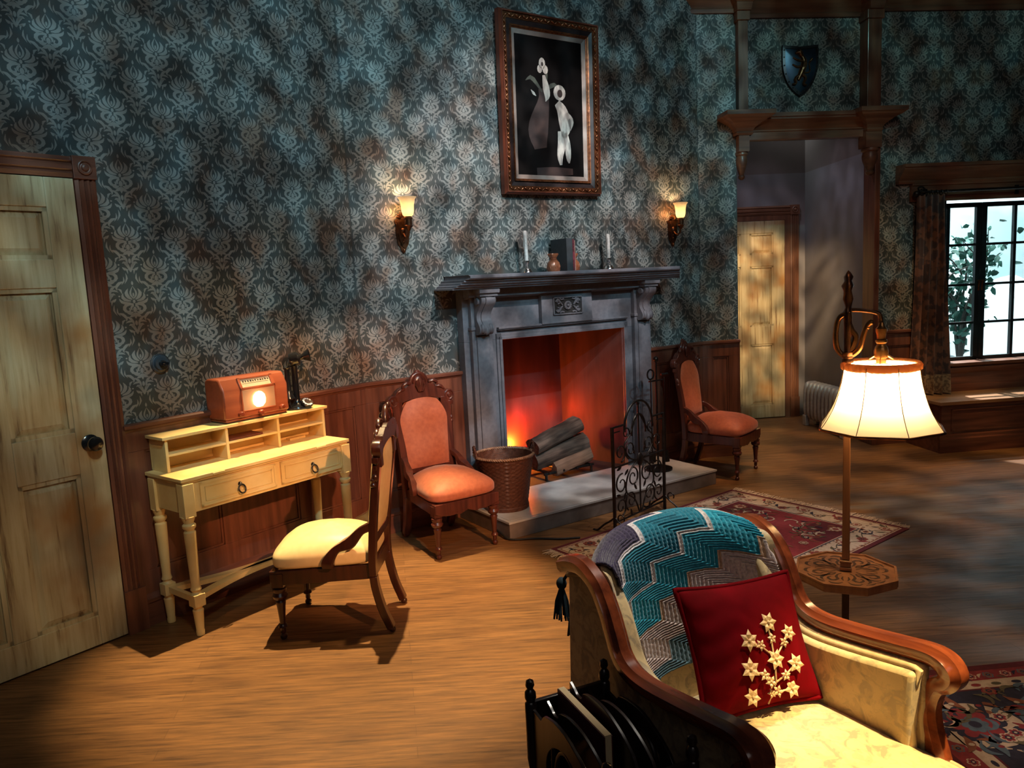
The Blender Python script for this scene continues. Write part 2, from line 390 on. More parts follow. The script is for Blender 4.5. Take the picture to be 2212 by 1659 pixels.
def paper_mat(name, base, dark, stain, teal):
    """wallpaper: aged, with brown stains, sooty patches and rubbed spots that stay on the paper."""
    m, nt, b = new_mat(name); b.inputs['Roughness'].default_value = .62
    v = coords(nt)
    c = mix(nt, ramp(nt, noise(nt, v, 2.1, 3, .6), [(.40, (0, 0, 0)), (.62, (1, 1, 1))]).outputs[0], base, dark)  # dark gaps of the breakup light, held in the paper colour
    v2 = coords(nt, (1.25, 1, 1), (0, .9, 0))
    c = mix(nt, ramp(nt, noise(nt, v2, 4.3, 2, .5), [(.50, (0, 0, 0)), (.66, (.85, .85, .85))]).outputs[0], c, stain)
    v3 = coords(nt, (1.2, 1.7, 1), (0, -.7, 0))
    c = mix(nt, ramp(nt, noise(nt, v3, 3.7, 2, .5), [(.58, (0, 0, 0)), (.74, (.7, .7, .7))]).outputs[0], c, teal)  # teal of the breakup light, held in the paper colour
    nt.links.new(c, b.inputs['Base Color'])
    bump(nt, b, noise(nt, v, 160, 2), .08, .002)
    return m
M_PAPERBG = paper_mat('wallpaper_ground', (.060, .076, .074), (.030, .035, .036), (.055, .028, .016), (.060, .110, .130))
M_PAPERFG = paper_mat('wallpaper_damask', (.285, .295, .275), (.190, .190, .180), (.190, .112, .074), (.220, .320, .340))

def door_mat(name):
    m, nt, b = new_mat(name); b.inputs['Roughness'].default_value = .5
    v = coords(nt, (7, 7, .45)); g = noise(nt, v, 6, 5, .6)
    c = ramp(nt, g, [(.30, (.18, .11, .055)), (.42, (.43, .34, .19)), (.62, (.52, .44, .27))]).outputs[0]
    s = noise(nt, coords(nt, (1, 1, .8)), 3.4, 3)
    c = mix(nt, ramp(nt, s, [(.52, (0, 0, 0)), (.70, (.85, .85, .85))]).outputs[0], c, (.34, .15, .035))
    s2 = noise(nt, coords(nt, (1.3, 1, 1.3)), 2.6, 2)
    c = mix(nt, ramp(nt, s2, [(.56, (0, 0, 0)), (.72, (.5, .5, .5))]).outputs[0], c, (.22, .20, .13))
    nt.links.new(c, b.inputs['Base Color']); bump(nt, b, g, .12, .003); return m
M_DOOR = door_mat('aged_door_paint')

def floor_mat():
    m, nt, b = new_mat('worn_plank_floor')
    v = coords(nt, (1, 1, 1), (0, 0, rad(-9)))
    br = nd(nt, 'ShaderNodeTexBrick'); nt.links.new(v, br.inputs['Vector'])
    br.inputs['Scale'].default_value = 1.0; br.inputs['Mortar Size'].default_value = .0012; br.inputs['Brick Width'].default_value = 2.3; br.inputs['Row Height'].default_value = .062
    br.inputs['Color1'].default_value = (0, 0, 0, 1); br.inputs['Color2'].default_value = (1, 1, 1, 1); br.inputs['Mortar'].default_value = (.5, .5, .5, 1); br.offset = .37
    c = mix(nt, br.outputs['Color'], (.165, .080, .032), (.225, .112, .045))
    g = noise(nt, coords(nt, (.9, 14, 1), (0, 0, rad(-9))), 5, 6, .65)
    gr = ramp(nt, g, [(.30, (.34, .30, .27)), (.45, (.82, .80, .78)), (.66, (1.35, 1.3, 1.2))])
    c = mix(nt, 1.0, c, gr.outputs[0], 'MULTIPLY')
    d = noise(nt, coords(nt, (1.6, 5, 1), (0, 0, rad(-9))), 2.2, 4, .6)
    c = mix(nt, ramp(nt, d, [(.54, (0, 0, 0)), (.72, (.55, .55, .55))]).outputs[0], c, (.115, .050, .022))
    # grey patches of the gobo light, painted over the boards on the far right half of the stage
    tc = nd(nt, 'ShaderNodeTexCoord'); sp = nd(nt, 'ShaderNodeSeparateXYZ'); nt.links.new(tc.outputs['Object'], sp.inputs[0])
    mr = nd(nt, 'ShaderNodeMapRange', interpolation_type='SMOOTHSTEP'); mr.inputs[1].default_value = 1.2; mr.inputs[2].default_value = 2.2
    nt.links.new(sp.outputs[0], mr.inputs[0])
    gp = ramp(nt, noise(nt, coords(nt, (1.1, 3, 1), (0, 0, rad(-9))), 1.6, 4, .6), [(.40, (0, 0, 0)), (.60, (.8, .8, .8))])
    my = nd(nt, 'ShaderNodeMapRange', interpolation_type='SMOOTHSTEP'); my.inputs[1].default_value = 5.3; my.inputs[2].default_value = 4.5; nt.links.new(sp.outputs[1], my.inputs[0])
    m2 = nd(nt, 'ShaderNodeMath', operation='MULTIPLY'); nt.links.new(mr.outputs[0], m2.inputs[0]); nt.links.new(my.outputs[0], m2.inputs[1])
    fm = nd(nt, 'ShaderNodeMath', operation='MULTIPLY'); nt.links.new(m2.outputs[0], fm.inputs[0]); nt.links.new(gp.outputs[0], fm.inputs[1])
    c = mix(nt, fm.outputs[0], c, (.20, .175, .165))
    c = mix(nt, ramp(nt, br.outputs['Fac'], [(0, (0, 0, 0)), (1, (.55, .55, .55))]).outputs[0], c, (.07, .032, .014))
    nt.links.new(c, b.inputs['Base Color'])
    rr = ramp(nt, g, [(.3, (.52,) * 3), (.7, (.36,) * 3)]); nt.links.new(rr.outputs[0], b.inputs['Roughness'])
    b.inputs['Specular IOR Level'].default_value = .35
    bump(nt, b, g, .06, .003); return m
M_FLOOR = floor_mat()

def brocade(name, base, mid, dark):
    m, nt, b = new_mat(name); b.inputs['Roughness'].default_value = .55; b.inputs['Sheen Weight'].default_value = .2
    v = coords(nt)
    n1 = noise(nt, v, 17, 3, .55, 1.6); n2 = noise(nt, v, 46, 2, .5, 1.0)
    c = mix(nt, ramp(nt, n1, [(.50, (0, 0, 0)), (.53, (1, 1, 1))]).outputs[0], base, mid)
    c = mix(nt, ramp(nt, n1, [(.575, (0, 0, 0)), (.59, (.75, .75, .75))]).outputs[0], c, dark)
    c = mix(nt, ramp(nt, n2, [(.58, (0, 0, 0)), (.60, (.6, .6, .6))]).outputs[0], c, mid)
    nt.links.new(c, b.inputs['Base Color']); bump(nt, b, n1, .15, .002); return m
M_BROCADE = brocade('gold_brocade', (.62, .46, .23), (.50, .37, .19), (.33, .25, .15))
M_BROCADE2 = brocade('shaded_gold_brocade', (.40, .285, .155), (.30, .20, .11), (.17, .13, .09))  # darker copy of the gold brocade, shade of the outer sides in the colour
M_PIPING = simple('gold_piping', (.52, .38, .20), (.42, .30, .15), 50, .6)

def blanket_mat():
    m, nt, b = new_mat('crochet_wool'); b.inputs['Roughness'].default_value = .95; b.inputs['Sheen Weight'].default_value = .3
    uv = nd(nt, 'ShaderNodeUVMap'); sp = nd(nt, 'ShaderNodeSeparateXYZ'); nt.links.new(uv.outputs[0], sp.inputs[0])
    r = ramp(nt, sp.outputs[1], [(0, (.030, .020, .060)), (.318, (.62, .58, .60)), (.338, (.002, .165, .245)), (.478, (.62, .55, .52)), (.497, (.012, .31, .42)),
                                (.640, (.55, .36, .22)), (.655, (.60, .49, .45)), (.80, (.10, .20, .24)), (.9, (.3, .25, .22))], 'CONSTANT')
    st = noise(nt, coords(nt), 140, 2)
    c = mix(nt, 1.0, r.outputs[0], ramp(nt, st, [(.3, (.72,) * 3), (.6, (1.1,) * 3)]).outputs[0], 'MULTIPLY')
    nt.links.new(c, b.inputs['Base Color']); bump(nt, b, st, .5, .004); return m
M_BLANKET = blanket_mat()

# ---------------------------------------------------------------- flat ornament (damask, rugs)
def stroke(pts, ws, n=6):
    q = cr([(*p, w_) for p, w_ in zip(pts, ws)], n); L = []; Rr = []
    for i, p in enumerate(q):
        a = q[max(i - 1, 0)]; b = q[min(i + 1, n - 1)]; t = np.array([b[0] - a[0], b[1] - a[1]]); l = np.hypot(*t) or 1; t /= l
        h = max(p[2], 0.004) / 2; L.append((p[0] - t[1] * h, p[1] + t[0] * h)); Rr.append((p[0] + t[1] * h, p[1] - t[0] * h))
    return L + Rr, [(n + i, n + i + 1, i + 1, i) for i in range(n - 1)]
def disc(c, rx, ry, n=10, a0=0):
    return [(c[0] + rx * cos(a0 + 2 * pi * k / n), c[1] + ry * sin(a0 + 2 * pi * k / n)) for k in range(n)], [tuple(range(n))]
def join(parts):
    v = []; f = []
    for a, b in parts:
        o = len(v); v += a; f += [tuple(o + i for i in q) for q in b]
    return v, f
def mirror(p): return [(-x, y) for x, y in p[0]], [tuple(reversed(q)) for q in p[1]]

def damask_motif():
    R_ = [
        stroke([(.0, .135), (.046, .20), (.050, .28), (.0, .395)], [.02, .034, .032, .0], 7),
        stroke([(.030, .115), (.095, .165), (.130, .255), (.090, .345)], [.02, .062, .064, .0], 7),
        stroke([(.055, .085), (.150, .110), (.205, .175), (.190, .255)], [.02, .060, .058, .0]),
        stroke([(.065, .045), (.160, .045), (.235, .080), (.268, .145)], [.02, .055, .050, .0]),
        stroke([(.015, .012), (.09, .020), (.170, -.012), (.192, -.080), (.145, -.138), (.085, -.115), (.105, -.060)], [.04, .050, .062, .064, .050, .035, .02], 11),
        stroke([(.012, -.015), (.050, -.025), (.066, -.070), (.045, -.115)], [.03, .040, .038, .0]),
        stroke([(.025, -.135), (.095, -.170), (.165, -.145)], [.0, .070, .0], 5),
        stroke([(.012, -.155), (.055, -.220), (.115, -.245)], [.0, .065, .0], 5),
        stroke([(.335, -.20), (.385, -.09), (.370, .02)], [.0, .036, .0], 5),
        stroke([(.275, -.22), (.325, -.14), (.322, -.05)], [.0, .032, .0], 5),
        stroke([(.145, .485), (.235, .460), (.300, .375), (.285, .310)], [.01, .055, .045, .0], 7),
        stroke([(.285, .415), (.365, .370), (.420, .275), (.430, .19)], [.0, .050, .040, .0]),
        stroke([(.345, .235), (.405, .215), (.440, .14)], [.0, .038, .0], 5),
        stroke([(.365, .105), (.405, .075), (.415, .0)], [.0, .032, .0], 5),
        stroke([(.0, -.605), (.035, -.49), (.095, -.405), (.145, -.425)], [.02, .055, .060, .0]),
        stroke([(.03, -.56), (.105, -.545), (.15, -.50)], [.0, .055, .0], 5),
        stroke([(.05, -.36), (.13, -.335), (.20, -.37)], [.0, .045, .0], 5),
        stroke([(.19, -.30), (.245, -.33), (.26, -.41)], [.0, .040, .0], 5),
        disc((.262, .190), .018, .018, 8),
    ]
    mid = [disc((0, .215), .018, .042, 8), disc((0, -.095), .036, .060, 10), disc((0, .075), .026, .040, 8), disc((0, -.375), .026, .055, 8),
           stroke([(0, -.155), (0, -.22), (0, -.29)], [.0, .065, .0], 5), stroke([(0, .41), (0, .45), (0, .50)], [.0, .045, .0], 4)]
    return join(R_ + [mirror(p) for p in R_] + mid)
DV, DF = damask_motif()
PX, PZ = .227, .275
def damask(m, s0, s1, z0, z1, ps, pz, keep=lambda s, z: True, y=-.0008):
    """repeat the damask over a wall area; ps,pz = phase of one motif."""
    xs = PX; i0 = int((s0 - ps) / xs) - 1; i1 = int((s1 - ps) / xs) + 2
    for h in (0, 1):
        for i in range(i0, i1):
            for j in range(int((z0 - pz) / PZ) - 2, int((z1 - pz) / PZ) + 2):
                s = ps + (i + h * .5) * PX; z = pz + (j + h * .5) * PZ
                if not (s0 - .11 < s < s1 + .11 and z0 - .16 < z < z1 + .17 and keep(s, z)): continue
                vs = []; ok = True
                for a, b in DV: vs.append((s + a * PX * 1.06, y, z + b * PX * .94))
                fs = [f for f in DF if all(s0 < vs[k][0] < s1 and z0 < vs[k][2] < z1 for k in f)]
                m.add(vs, fs)

# ---------------------------------------------------------------- floor
f_ = M(); f_.box(-5, 8, -2.5, 9.5, -.05, 0)
struct('floor', f_, M_FLOOR, smooth=0)

# ---------------------------------------------------------------- left wall with the cream door
def wallobj(name, o, a, m, mats): 
    q = struct(name, m, mats, smooth=0, loc=o, rotz=a); return q
ZT = 3.75
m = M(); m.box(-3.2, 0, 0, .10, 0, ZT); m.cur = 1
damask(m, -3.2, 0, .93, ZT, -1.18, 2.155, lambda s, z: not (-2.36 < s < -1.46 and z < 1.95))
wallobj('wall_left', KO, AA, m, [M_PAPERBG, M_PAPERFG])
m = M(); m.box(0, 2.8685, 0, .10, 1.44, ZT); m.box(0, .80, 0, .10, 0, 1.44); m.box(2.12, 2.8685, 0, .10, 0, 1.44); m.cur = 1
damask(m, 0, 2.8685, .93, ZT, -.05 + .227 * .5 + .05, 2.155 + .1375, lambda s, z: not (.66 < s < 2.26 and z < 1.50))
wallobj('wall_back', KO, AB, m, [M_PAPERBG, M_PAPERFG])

def wainscot(name, o, a, s0, s1, stiles, base=True):
    m = M()
    m.box(s0, s1, -.008, 0, .0, .93); m.box(s0, s1, -.020, -.008, .815, .905); m.box(s0, s1, -.020, -.008, .15, .26)
    for s in stiles: m.box(max(s - .045, s0), min(s + .045, s1), -.020, -.008, .26, .815)
    edges = sorted(stiles)
    for p, q in zip(edges[:-1], edges[1:]):          # bead round each field
        x0, x1 = p + .045, q - .045
        for b in ((x0, x1, .26, .272), (x0, x1, .803, .815), (x0, x0 + .012, .26, .815), (x1 - .012, x1, .26, .815)): m.box(b[0], b[1], -.015, -.008, b[2], b[3])
    struct('trim_' + name, m, M_WOODRED, smooth=0, loc=o, rotz=a, bevel=.002)
    m = M(); m.prism([(0, .905), (-.022, .905), (-.026, .915), (-.040, .922), (-.040, .936), (-.030, .942), (0, .942)], s0, s1, 'yz')
    struct('trim_' + name + '_rail', m, M_WOODREDX, smooth=0, loc=o, rotz=a)
    m = M(); m.prism([(0, 0), (-.028, 0), (-.028, .105), (-.034, .112), (-.034, .128), (-.024, .145), (-.018, .156), (0, .156)], s0, s1, 'yz')
    struct('baseboard_' + name, m, M_WOODREDX, smooth=0, loc=o, rotz=a)
wainscot('left', KO, AA, -1.42, 0, [-1.38, -.94, -.48, -.045])
wainscot('back', KO, AB, 0, .665, [.045, .62])
wainscot('back_far', KO, AB, 2.255, 2.8685, [2.30, 2.56, 2.82])

def door(name, o, a, s0, s1, zt, y, knob):
    """panelled door; y = wall face it hangs on."""
    m = M(); m.box(s0, s1, y - .012, y - .002, .008, zt)
    st, mu = .115, .045; c = (s0 + s1) / 2; k = zt / 2.0
    rows = [(.14 * k, .77 * k), (.95 * k, 1.555 * k), (1.67 * k, 1.88 * k)]
    fr = y - .032
    m.box(s0, s0 + st, fr, y - .012, .008, zt); m.box(s1 - st, s1, fr, y - .012, .008, zt); m.box(c - mu, c + mu, fr, y - .012, .14 * k, 1.88 * k)
    for z0, z1 in ((.77 * k, .95 * k), (1.555 * k, 1.67 * k)): m.box(s0 + st, c - mu, fr, y - .012, z0, z1); m.box(c + mu, s1 - st, fr, y - .012, z0, z1)
    for z0, z1 in ((.008, .14 * k), (1.88 * k, zt)): m.box(s0 + st, s1 - st, fr, y - .012, z0, z1)
    d = struct(name, m, M_DOOR, smooth=0, loc=o, rotz=a, bevel=.003)
    for z0, z1 in rows:
        for x0, x1 in ((s0 + st, c - mu), (c + mu, s1 - st)):
            p = M(); e = .018; g = .045
            for b in ((x0, x1, z0, z0 + e), (x0, x1, z1 - e, z1), (x0, x0 + e, z0, z1), (x1 - e, x1, z0, z1)): p.box(b[0], b[1], y - .027, y - .012, b[2], b[3])
            p.add([(x0 + e, y - .013, z0 + e), (x1 - e, y - .013, z0 + e), (x1 - e, y - .013, z1 - e), (x0 + e, y - .013, z1 - e),
                   (x0 + g, y - .024, z0 + g), (x1 - g, y - .024, z0 + g), (x1 - g, y - .024, z1 - g), (x0 + g, y - .024, z1 - g)],
                  [(0, 1, 5, 4), (1, 2, 6, 5), (2, 3, 7, 6), (3, 0, 4, 7), (4, 5, 6, 7)])
            obj('door_panel', p, M_DOOR, d, smooth=0)
    if knob:
        p = M(); T = Matrix.Translation((s1 - .062, fr, knob)) @ Matrix.Rotation(pi / 2, 4, 'X')
        p.lathe([(.0, .0), (.036, .0), (.036, .004), (.030, .008), (.011, .012), (.010, .030), (.020, .034), (.030, .044), (.031, .056), (.024, .066), (.010, .071), (0, .072)], 24, (0, 0, 0), T)
        obj('door_knob', p, M_BLACK, d, label='black door knob')
    return d
def casing(name, o, a, s0, s1, zt, y, wd, mat=M_WOODRED, matx=M_WOODREDX):
    for i, (x0, x1) in enumerate(((s0 - wd, s0), (s1, s1 + wd))):
        m = M(); n = 5
        prof = [(x0, y - .001), (x0, y - .030)]
        for k in range(3):
            c = x0 + wd * (.25 + .25 * k); h = wd * .075
            prof += [(c - h, y - .034), (c, y - .026), (c + h, y - .034)]
        prof += [(x1, y - .030), (x1, y - .001)]
        m.prism(prof, .0, zt, 'xy'); m.box(x0 - .004, x1 + .004, y - .042, y - .001, 0, .20)
        struct('trim_%s_upright' % name, m, mat, smooth=0, loc=o, rotz=a)
    m = M(); m.prism([(y - .001, zt), (y - .030, zt), (y - .034, zt + wd * .2), (y - .026, zt + wd * .3), (y - .034, zt + wd * .4), (y - .034, zt + wd * .6), (y - .026, zt + wd * .7), (y - .034, zt + wd * .8), (y - .03, zt + wd), (y - .001, zt + wd)], s0, s1, 'yz')
    struct('trim_%s_head' % name, m, matx, smooth=0, loc=o, rotz=a)
    for x0 in (s0 - wd, s1):
        m = M(); m.box(x0 - .004, x0 + wd + .004, y - .042, y - .001, zt - .004, zt + wd + .004)
        T = Matrix.Translation((x0 + wd / 2, y - .042, zt + wd / 2)) @ Matrix.Rotation(pi / 2, 4, 'X'); r = wd * .36
        m.lathe([(r, -.001), (r, .006), (r * .8, .008), (r * .7, .001), (r * .5, .001), (r * .42, .008), (r * .2, .010), (0, .010)], 24, (0, 0, 0), T)
        struct('trim_%s_corner' % name, m, matx, smooth=0, loc=o, rotz=a, bevel=.002)
door('door_1', KO, AA, -2.305, -1.505, 2.0, 0, .895)
casing('left_door', KO, AA, -2.310, -1.500, 2.004, 0, .086)

# ---------------------------------------------------------------- right wall: wallpaper, passage, window
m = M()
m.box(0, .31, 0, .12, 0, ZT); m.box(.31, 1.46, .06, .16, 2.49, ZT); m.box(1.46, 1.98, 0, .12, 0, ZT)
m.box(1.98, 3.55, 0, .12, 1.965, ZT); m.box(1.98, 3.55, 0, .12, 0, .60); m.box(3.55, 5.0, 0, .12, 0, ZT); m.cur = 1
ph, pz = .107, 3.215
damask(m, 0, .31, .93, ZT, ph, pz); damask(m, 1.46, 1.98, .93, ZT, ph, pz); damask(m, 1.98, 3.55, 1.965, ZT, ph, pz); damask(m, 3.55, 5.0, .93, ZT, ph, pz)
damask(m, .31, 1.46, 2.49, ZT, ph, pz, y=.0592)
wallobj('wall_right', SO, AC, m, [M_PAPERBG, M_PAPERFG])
wainscot('right_near', SO, AC, 0, .31, [.045, .265])
wainscot('right_far', SO, AC, 1.475, 1.98, [1.52, 1.935])
def cprism(name, poly, s0, s1, mat=M_TRIMWOOD, **k):
    m = M(); m.prism(poly, s0, s1, 'yz'); return struct(name, m, mat, smooth=30, loc=SO, rotz=AC, **k)
CROWN = [(0, 3.405), (-.022, 3.405), (-.028, 3.43), (-.020, 3.44), (-.035, 3.475), (-.075, 3.53), (-.14, 3.585), (-.175, 3.62), (-.18, 3.66), (-.20, 3.67), (-.20, 3.74), (0, 3.74)]
cprism('trim_crown', CROWN, -.2, .31); cprism('trim_crown', CROWN, 1.46, 5.0)
cprism('trim_crown', [(y + .06, z - .02) for y, z in CROWN[:-2]] + [(-.14, 3.74), (.06, 3.74)], .31, 1.46)
for s in (.348, 1.40):
    m = M(); w2 = .038 if s < 1 else .056
    m.box(s - w2, s + w2, -.055, .06, 2.66, 3.40); m.box(s - w2 - .012, s + w2 + .012, -.07, .06, 3.34, 3.405)
    struct('trim_post', m, M_TRIMWOODZ, smooth=0, loc=SO, rotz=AC, bevel=.003)
    m = M()
    for z0, z1, h0, h1, d0_, d1_ in ((3.405, 3.46, .055, .065, .085, .10), (3.46, 3.60, .065, .16, .10, .22), (3.60, 3.66, .175, .175, .235, .235)):
        m.add([(s - h0, .05, z0), (s + h0, .05, z0), (s + h0, -d0_, z0), (s - h0, -d0_, z0), (s - h1, .05, z1), (s + h1, .05, z1), (s + h1, -d1_, z1), (s - h1, -d1_, z1)],
              [(0, 1, 2, 3), (7, 6, 5, 4), (0, 4, 5, 1), (1, 5, 6, 2), (2, 6, 7, 3), (3, 7, 4, 0)])
    struct('trim_crown_block', m, M_TRIMWOOD, smooth=0, loc=SO, rotz=AC, bevel=.003)
cprism('trim_entablature', [(.05, 2.475), (-.015, 2.475), (-.015, 2.53), (-.025, 2.535), (-.022, 2.545), (-.04, 2.565), (-.075, 2.595), (-.105, 2.61), (-.105, 2.622), (-.118, 2.626), (-.118, 2.655), (.05, 2.655)], .375, 1.345)
for s, name in ((.348, 'trim_bracket'), (1.40, 'trim_bracket')):
    m = M(); P_ = [(2.505, .060, .065), (2.52, .068, .075), (2.53, .064, .07), (2.555, .075, .085), (2.59, .115, .135), (2.615, .165, .18), (2.628, .18, .195), (2.634, .19, .205), (2.665, .19, .205)]
    for (z0, h0, e0), (z1, h1, e1) in zip(P_[:-1], P_[1:]):
        m.add([(s - h0, .05, z0), (s + h0, .05, z0), (s + h0, -e0, z0), (s - h0, -e0, z0), (s - h1, .05, z1), (s + h1, .05, z1), (s + h1, -e1, z1), (s - h1, -e1, z1)],
              [(0, 4, 5, 1), (1, 5, 6, 2), (2, 6, 7, 3), (3, 7, 4, 0)])
    m.add([(s - .19, .05, 2.665), (s + .19, .05, 2.665), (s + .19, -.205, 2.665), (s - .19, -.205, 2.665)], [(0, 3, 2, 1)])
    wv = .042 if s < 1 else .066
    m.box(s - wv, s + wv, -.06, .05, 2.385, 2.505)
    struct(name, m, M_TRIMWOOD, smooth=0, loc=SO, rotz=AC)
    m = M(); k = .75 if s < 1 else 1.0
    m.lathe([(0, 2.385), (.062 * k, 2.385), (.066 * k, 2.365), (.052 * k, 2.355), (.060 * k, 2.325), (.055 * k, 2.29), (.034 * k, 2.24), (.024 * k, 2.215), (.034 * k, 2.205), (.030 * k, 2.188), (.012 * k, 2.178), (0, 2.176)][::-1], 20, (s, -.002, 0))
    struct('trim_pendant', m, M_TRIMWOOD, smooth=50, loc=SO, rotz=AC)
m = M(); m.box(1.43, 1.475, -.03, .13, 0, 2.385); struct('trim_passage_jamb', m, M_WOODRED, smooth=0, loc=SO, rotz=AC, bevel=.003)
m = M(); m.box(.29, .318, -.012, .13, 0, .93); struct('trim_passage_edge', m, M_WOODRED, smooth=0, loc=SO, rotz=AC, bevel=.003)
# passage behind
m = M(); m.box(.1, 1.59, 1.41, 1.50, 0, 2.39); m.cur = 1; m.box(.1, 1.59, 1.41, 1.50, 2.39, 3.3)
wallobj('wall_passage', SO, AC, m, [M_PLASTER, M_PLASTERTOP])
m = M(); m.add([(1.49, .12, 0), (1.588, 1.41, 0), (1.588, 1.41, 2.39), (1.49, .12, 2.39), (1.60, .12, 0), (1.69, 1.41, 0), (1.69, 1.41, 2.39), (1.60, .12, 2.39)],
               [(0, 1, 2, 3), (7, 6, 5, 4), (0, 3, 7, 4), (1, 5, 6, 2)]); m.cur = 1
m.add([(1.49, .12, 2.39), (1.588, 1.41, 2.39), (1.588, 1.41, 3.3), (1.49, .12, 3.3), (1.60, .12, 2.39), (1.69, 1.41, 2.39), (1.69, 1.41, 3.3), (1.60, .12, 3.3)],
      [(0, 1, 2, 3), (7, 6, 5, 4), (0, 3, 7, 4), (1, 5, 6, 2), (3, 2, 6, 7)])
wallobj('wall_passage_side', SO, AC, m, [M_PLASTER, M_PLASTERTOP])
m = M(); m.box(.16, .26, .12, 1.41, 0, 3.3); wallobj('wall_passage_left', SO, AC, m, [M_PLASTER])
door('door_2', SO, AC, .565, 1.365, 1.945, 1.41, 0)
m = M(); m.box(.505, .560, 1.385, 1.409, 0, 2.0); m.box(1.370, 1.425, 1.385, 1.409, 0, 2.0); m.box(.56, 1.37, 1.385, 1.409, 1.948, 2.0)
struct('trim_passage_door_lining', m, M_TRIMWOODZ, smooth=0, loc=SO, rotz=AC)
casing('passage_door', SO, AC, .50, 1.425, 2.0, 1.41, .085, M_TRIMWOODZ, M_TRIMWOOD)

# window
m = M(); m.box(1.86, 1.98, -.03, 0, .62, 1.965); m.box(3.55, 3.67, -.03, 0, .62, 1.965); struct('trim_window_upright', m, M_TRIMWOODZ, smooth=0, loc=SO, rotz=AC, bevel=.003)
cprism('trim_window_head', [(0, 1.955), (-.03, 1.955), (-.03, 2.0), (-.036, 2.005), (-.036, 2.03), (-.03, 2.035), (-.03, 2.075), (-.042, 2.082), (-.042, 2.095), (0, 2.095)], 1.74, 3.67)
cprism('trim_window_cornice', [(0, 2.095), (-.045, 2.095), (-.05, 2.11), (-.045, 2.12), (-.065, 2.145), (-.10, 2.18), (-.118, 2.20), (-.118, 2.21), (-.132, 2.215), (-.132, 2.24), (0, 2.24)], 1.62, 3.8)
cprism('trim_window_sill', [(.12, .60), (-.02, .60), (-.03, .612), (-.055, .618), (-.055, .640), (.12, .645)], 1.83, 3.72)
cprism('trim_window_apron', [(0, .40), (-.02, .40), (-.02, .45), (-.012, .46), (-.012, .55), (-.022, .565), (-.035, .60), (0, .60)], 1.83, 3.72, M_WOODREDX)
m = M()
y0, y1 = .085, .115
m.box(1.98, 2.105, .06, .12, .645, 1.965)
for x0, x1 in ((2.125, 2.158), (2.392, 2.432), (2.444, 2.486), (2.728, 2.752), (2.995, 3.02), (3.262, 3.30), (3.31, 3.345)): m.box(x0, x1, y0, y1, .645, 1.935)
for x0, x1 in ((2.125, 2.432), (2.444, 3.30), (3.31, 3.56)):
    m.box(x0, x1, y0, y1, .645, .672); m.box(x0, x1, y0, y1, 1.903, 1.940)
    for z in (.955, 1.272, 1.60): m.box(x0, x1, y0 + .008, y1 - .004, z - .010, z + .010)
m.box(2.436, 2.440, y0, y1, .645, 1.935)
win = struct('window_1', m, M_SASH, smooth=0, loc=SO, rotz=AC)
g = M(); g.box(2.125, 3.56, .098, .102, .66, 1.92); obj('window_pane', g, M_GLASS, win, smooth=0)
g = M()
for s in (2.425, 2.455): g.rod((s, .075, 1.30), (s, .085, 1.22), .008); g.rod((s, .07, 1.30), (s, .085, 1.30), .010)
obj('latch', g, M_DKBRASS, win)
# outside
m = M(); m.box(0, 7.5, 3.45, 3.55, -.5, 4.2); q = struct('wall_outside_sky', m, M_SKY, smooth=0, loc=SO, rotz=AC)
rs = np.random.RandomState(3)
def hump(cs):
    def f(u, v):
        x = 1.78 + 4.2 * u; y = .16 + 3.2 * v; z = .12
        for (a, b, r, h) in cs: z = max(z, .12 + h * math.exp(-((x - a) / r) ** 2 - ((y - b) / (r * .7)) ** 2)) if False else z + h * math.exp(-((x - a) / r) ** 2 - ((y - b) / (r * .7)) ** 2)
        return (x, y, z + .025 * sin(7 * x + 3 * y) + .02 * sin(11 * y - 4 * x))
    return f
m = M(); m.grid(hump([(3.3, 2.1, .55, .80), (4.6, 2.4, .7, 1.05), (2.55, 2.5, .40, .95), (3.9, 2.9, .5, 1.25), (5.2, 1.7, .7, .6), (3.0, 1.3, .35, .40)]), 70, 40)
struct('snow_ground', m, M_SNOW, smooth=80, loc=SO, rotz=AC)
m = M(); m.box(0, 7.5, .13, 3.5, -.06, -.01); struct('ground_outside', m, M_SNOW, smooth=0, loc=SO, rotz=AC)

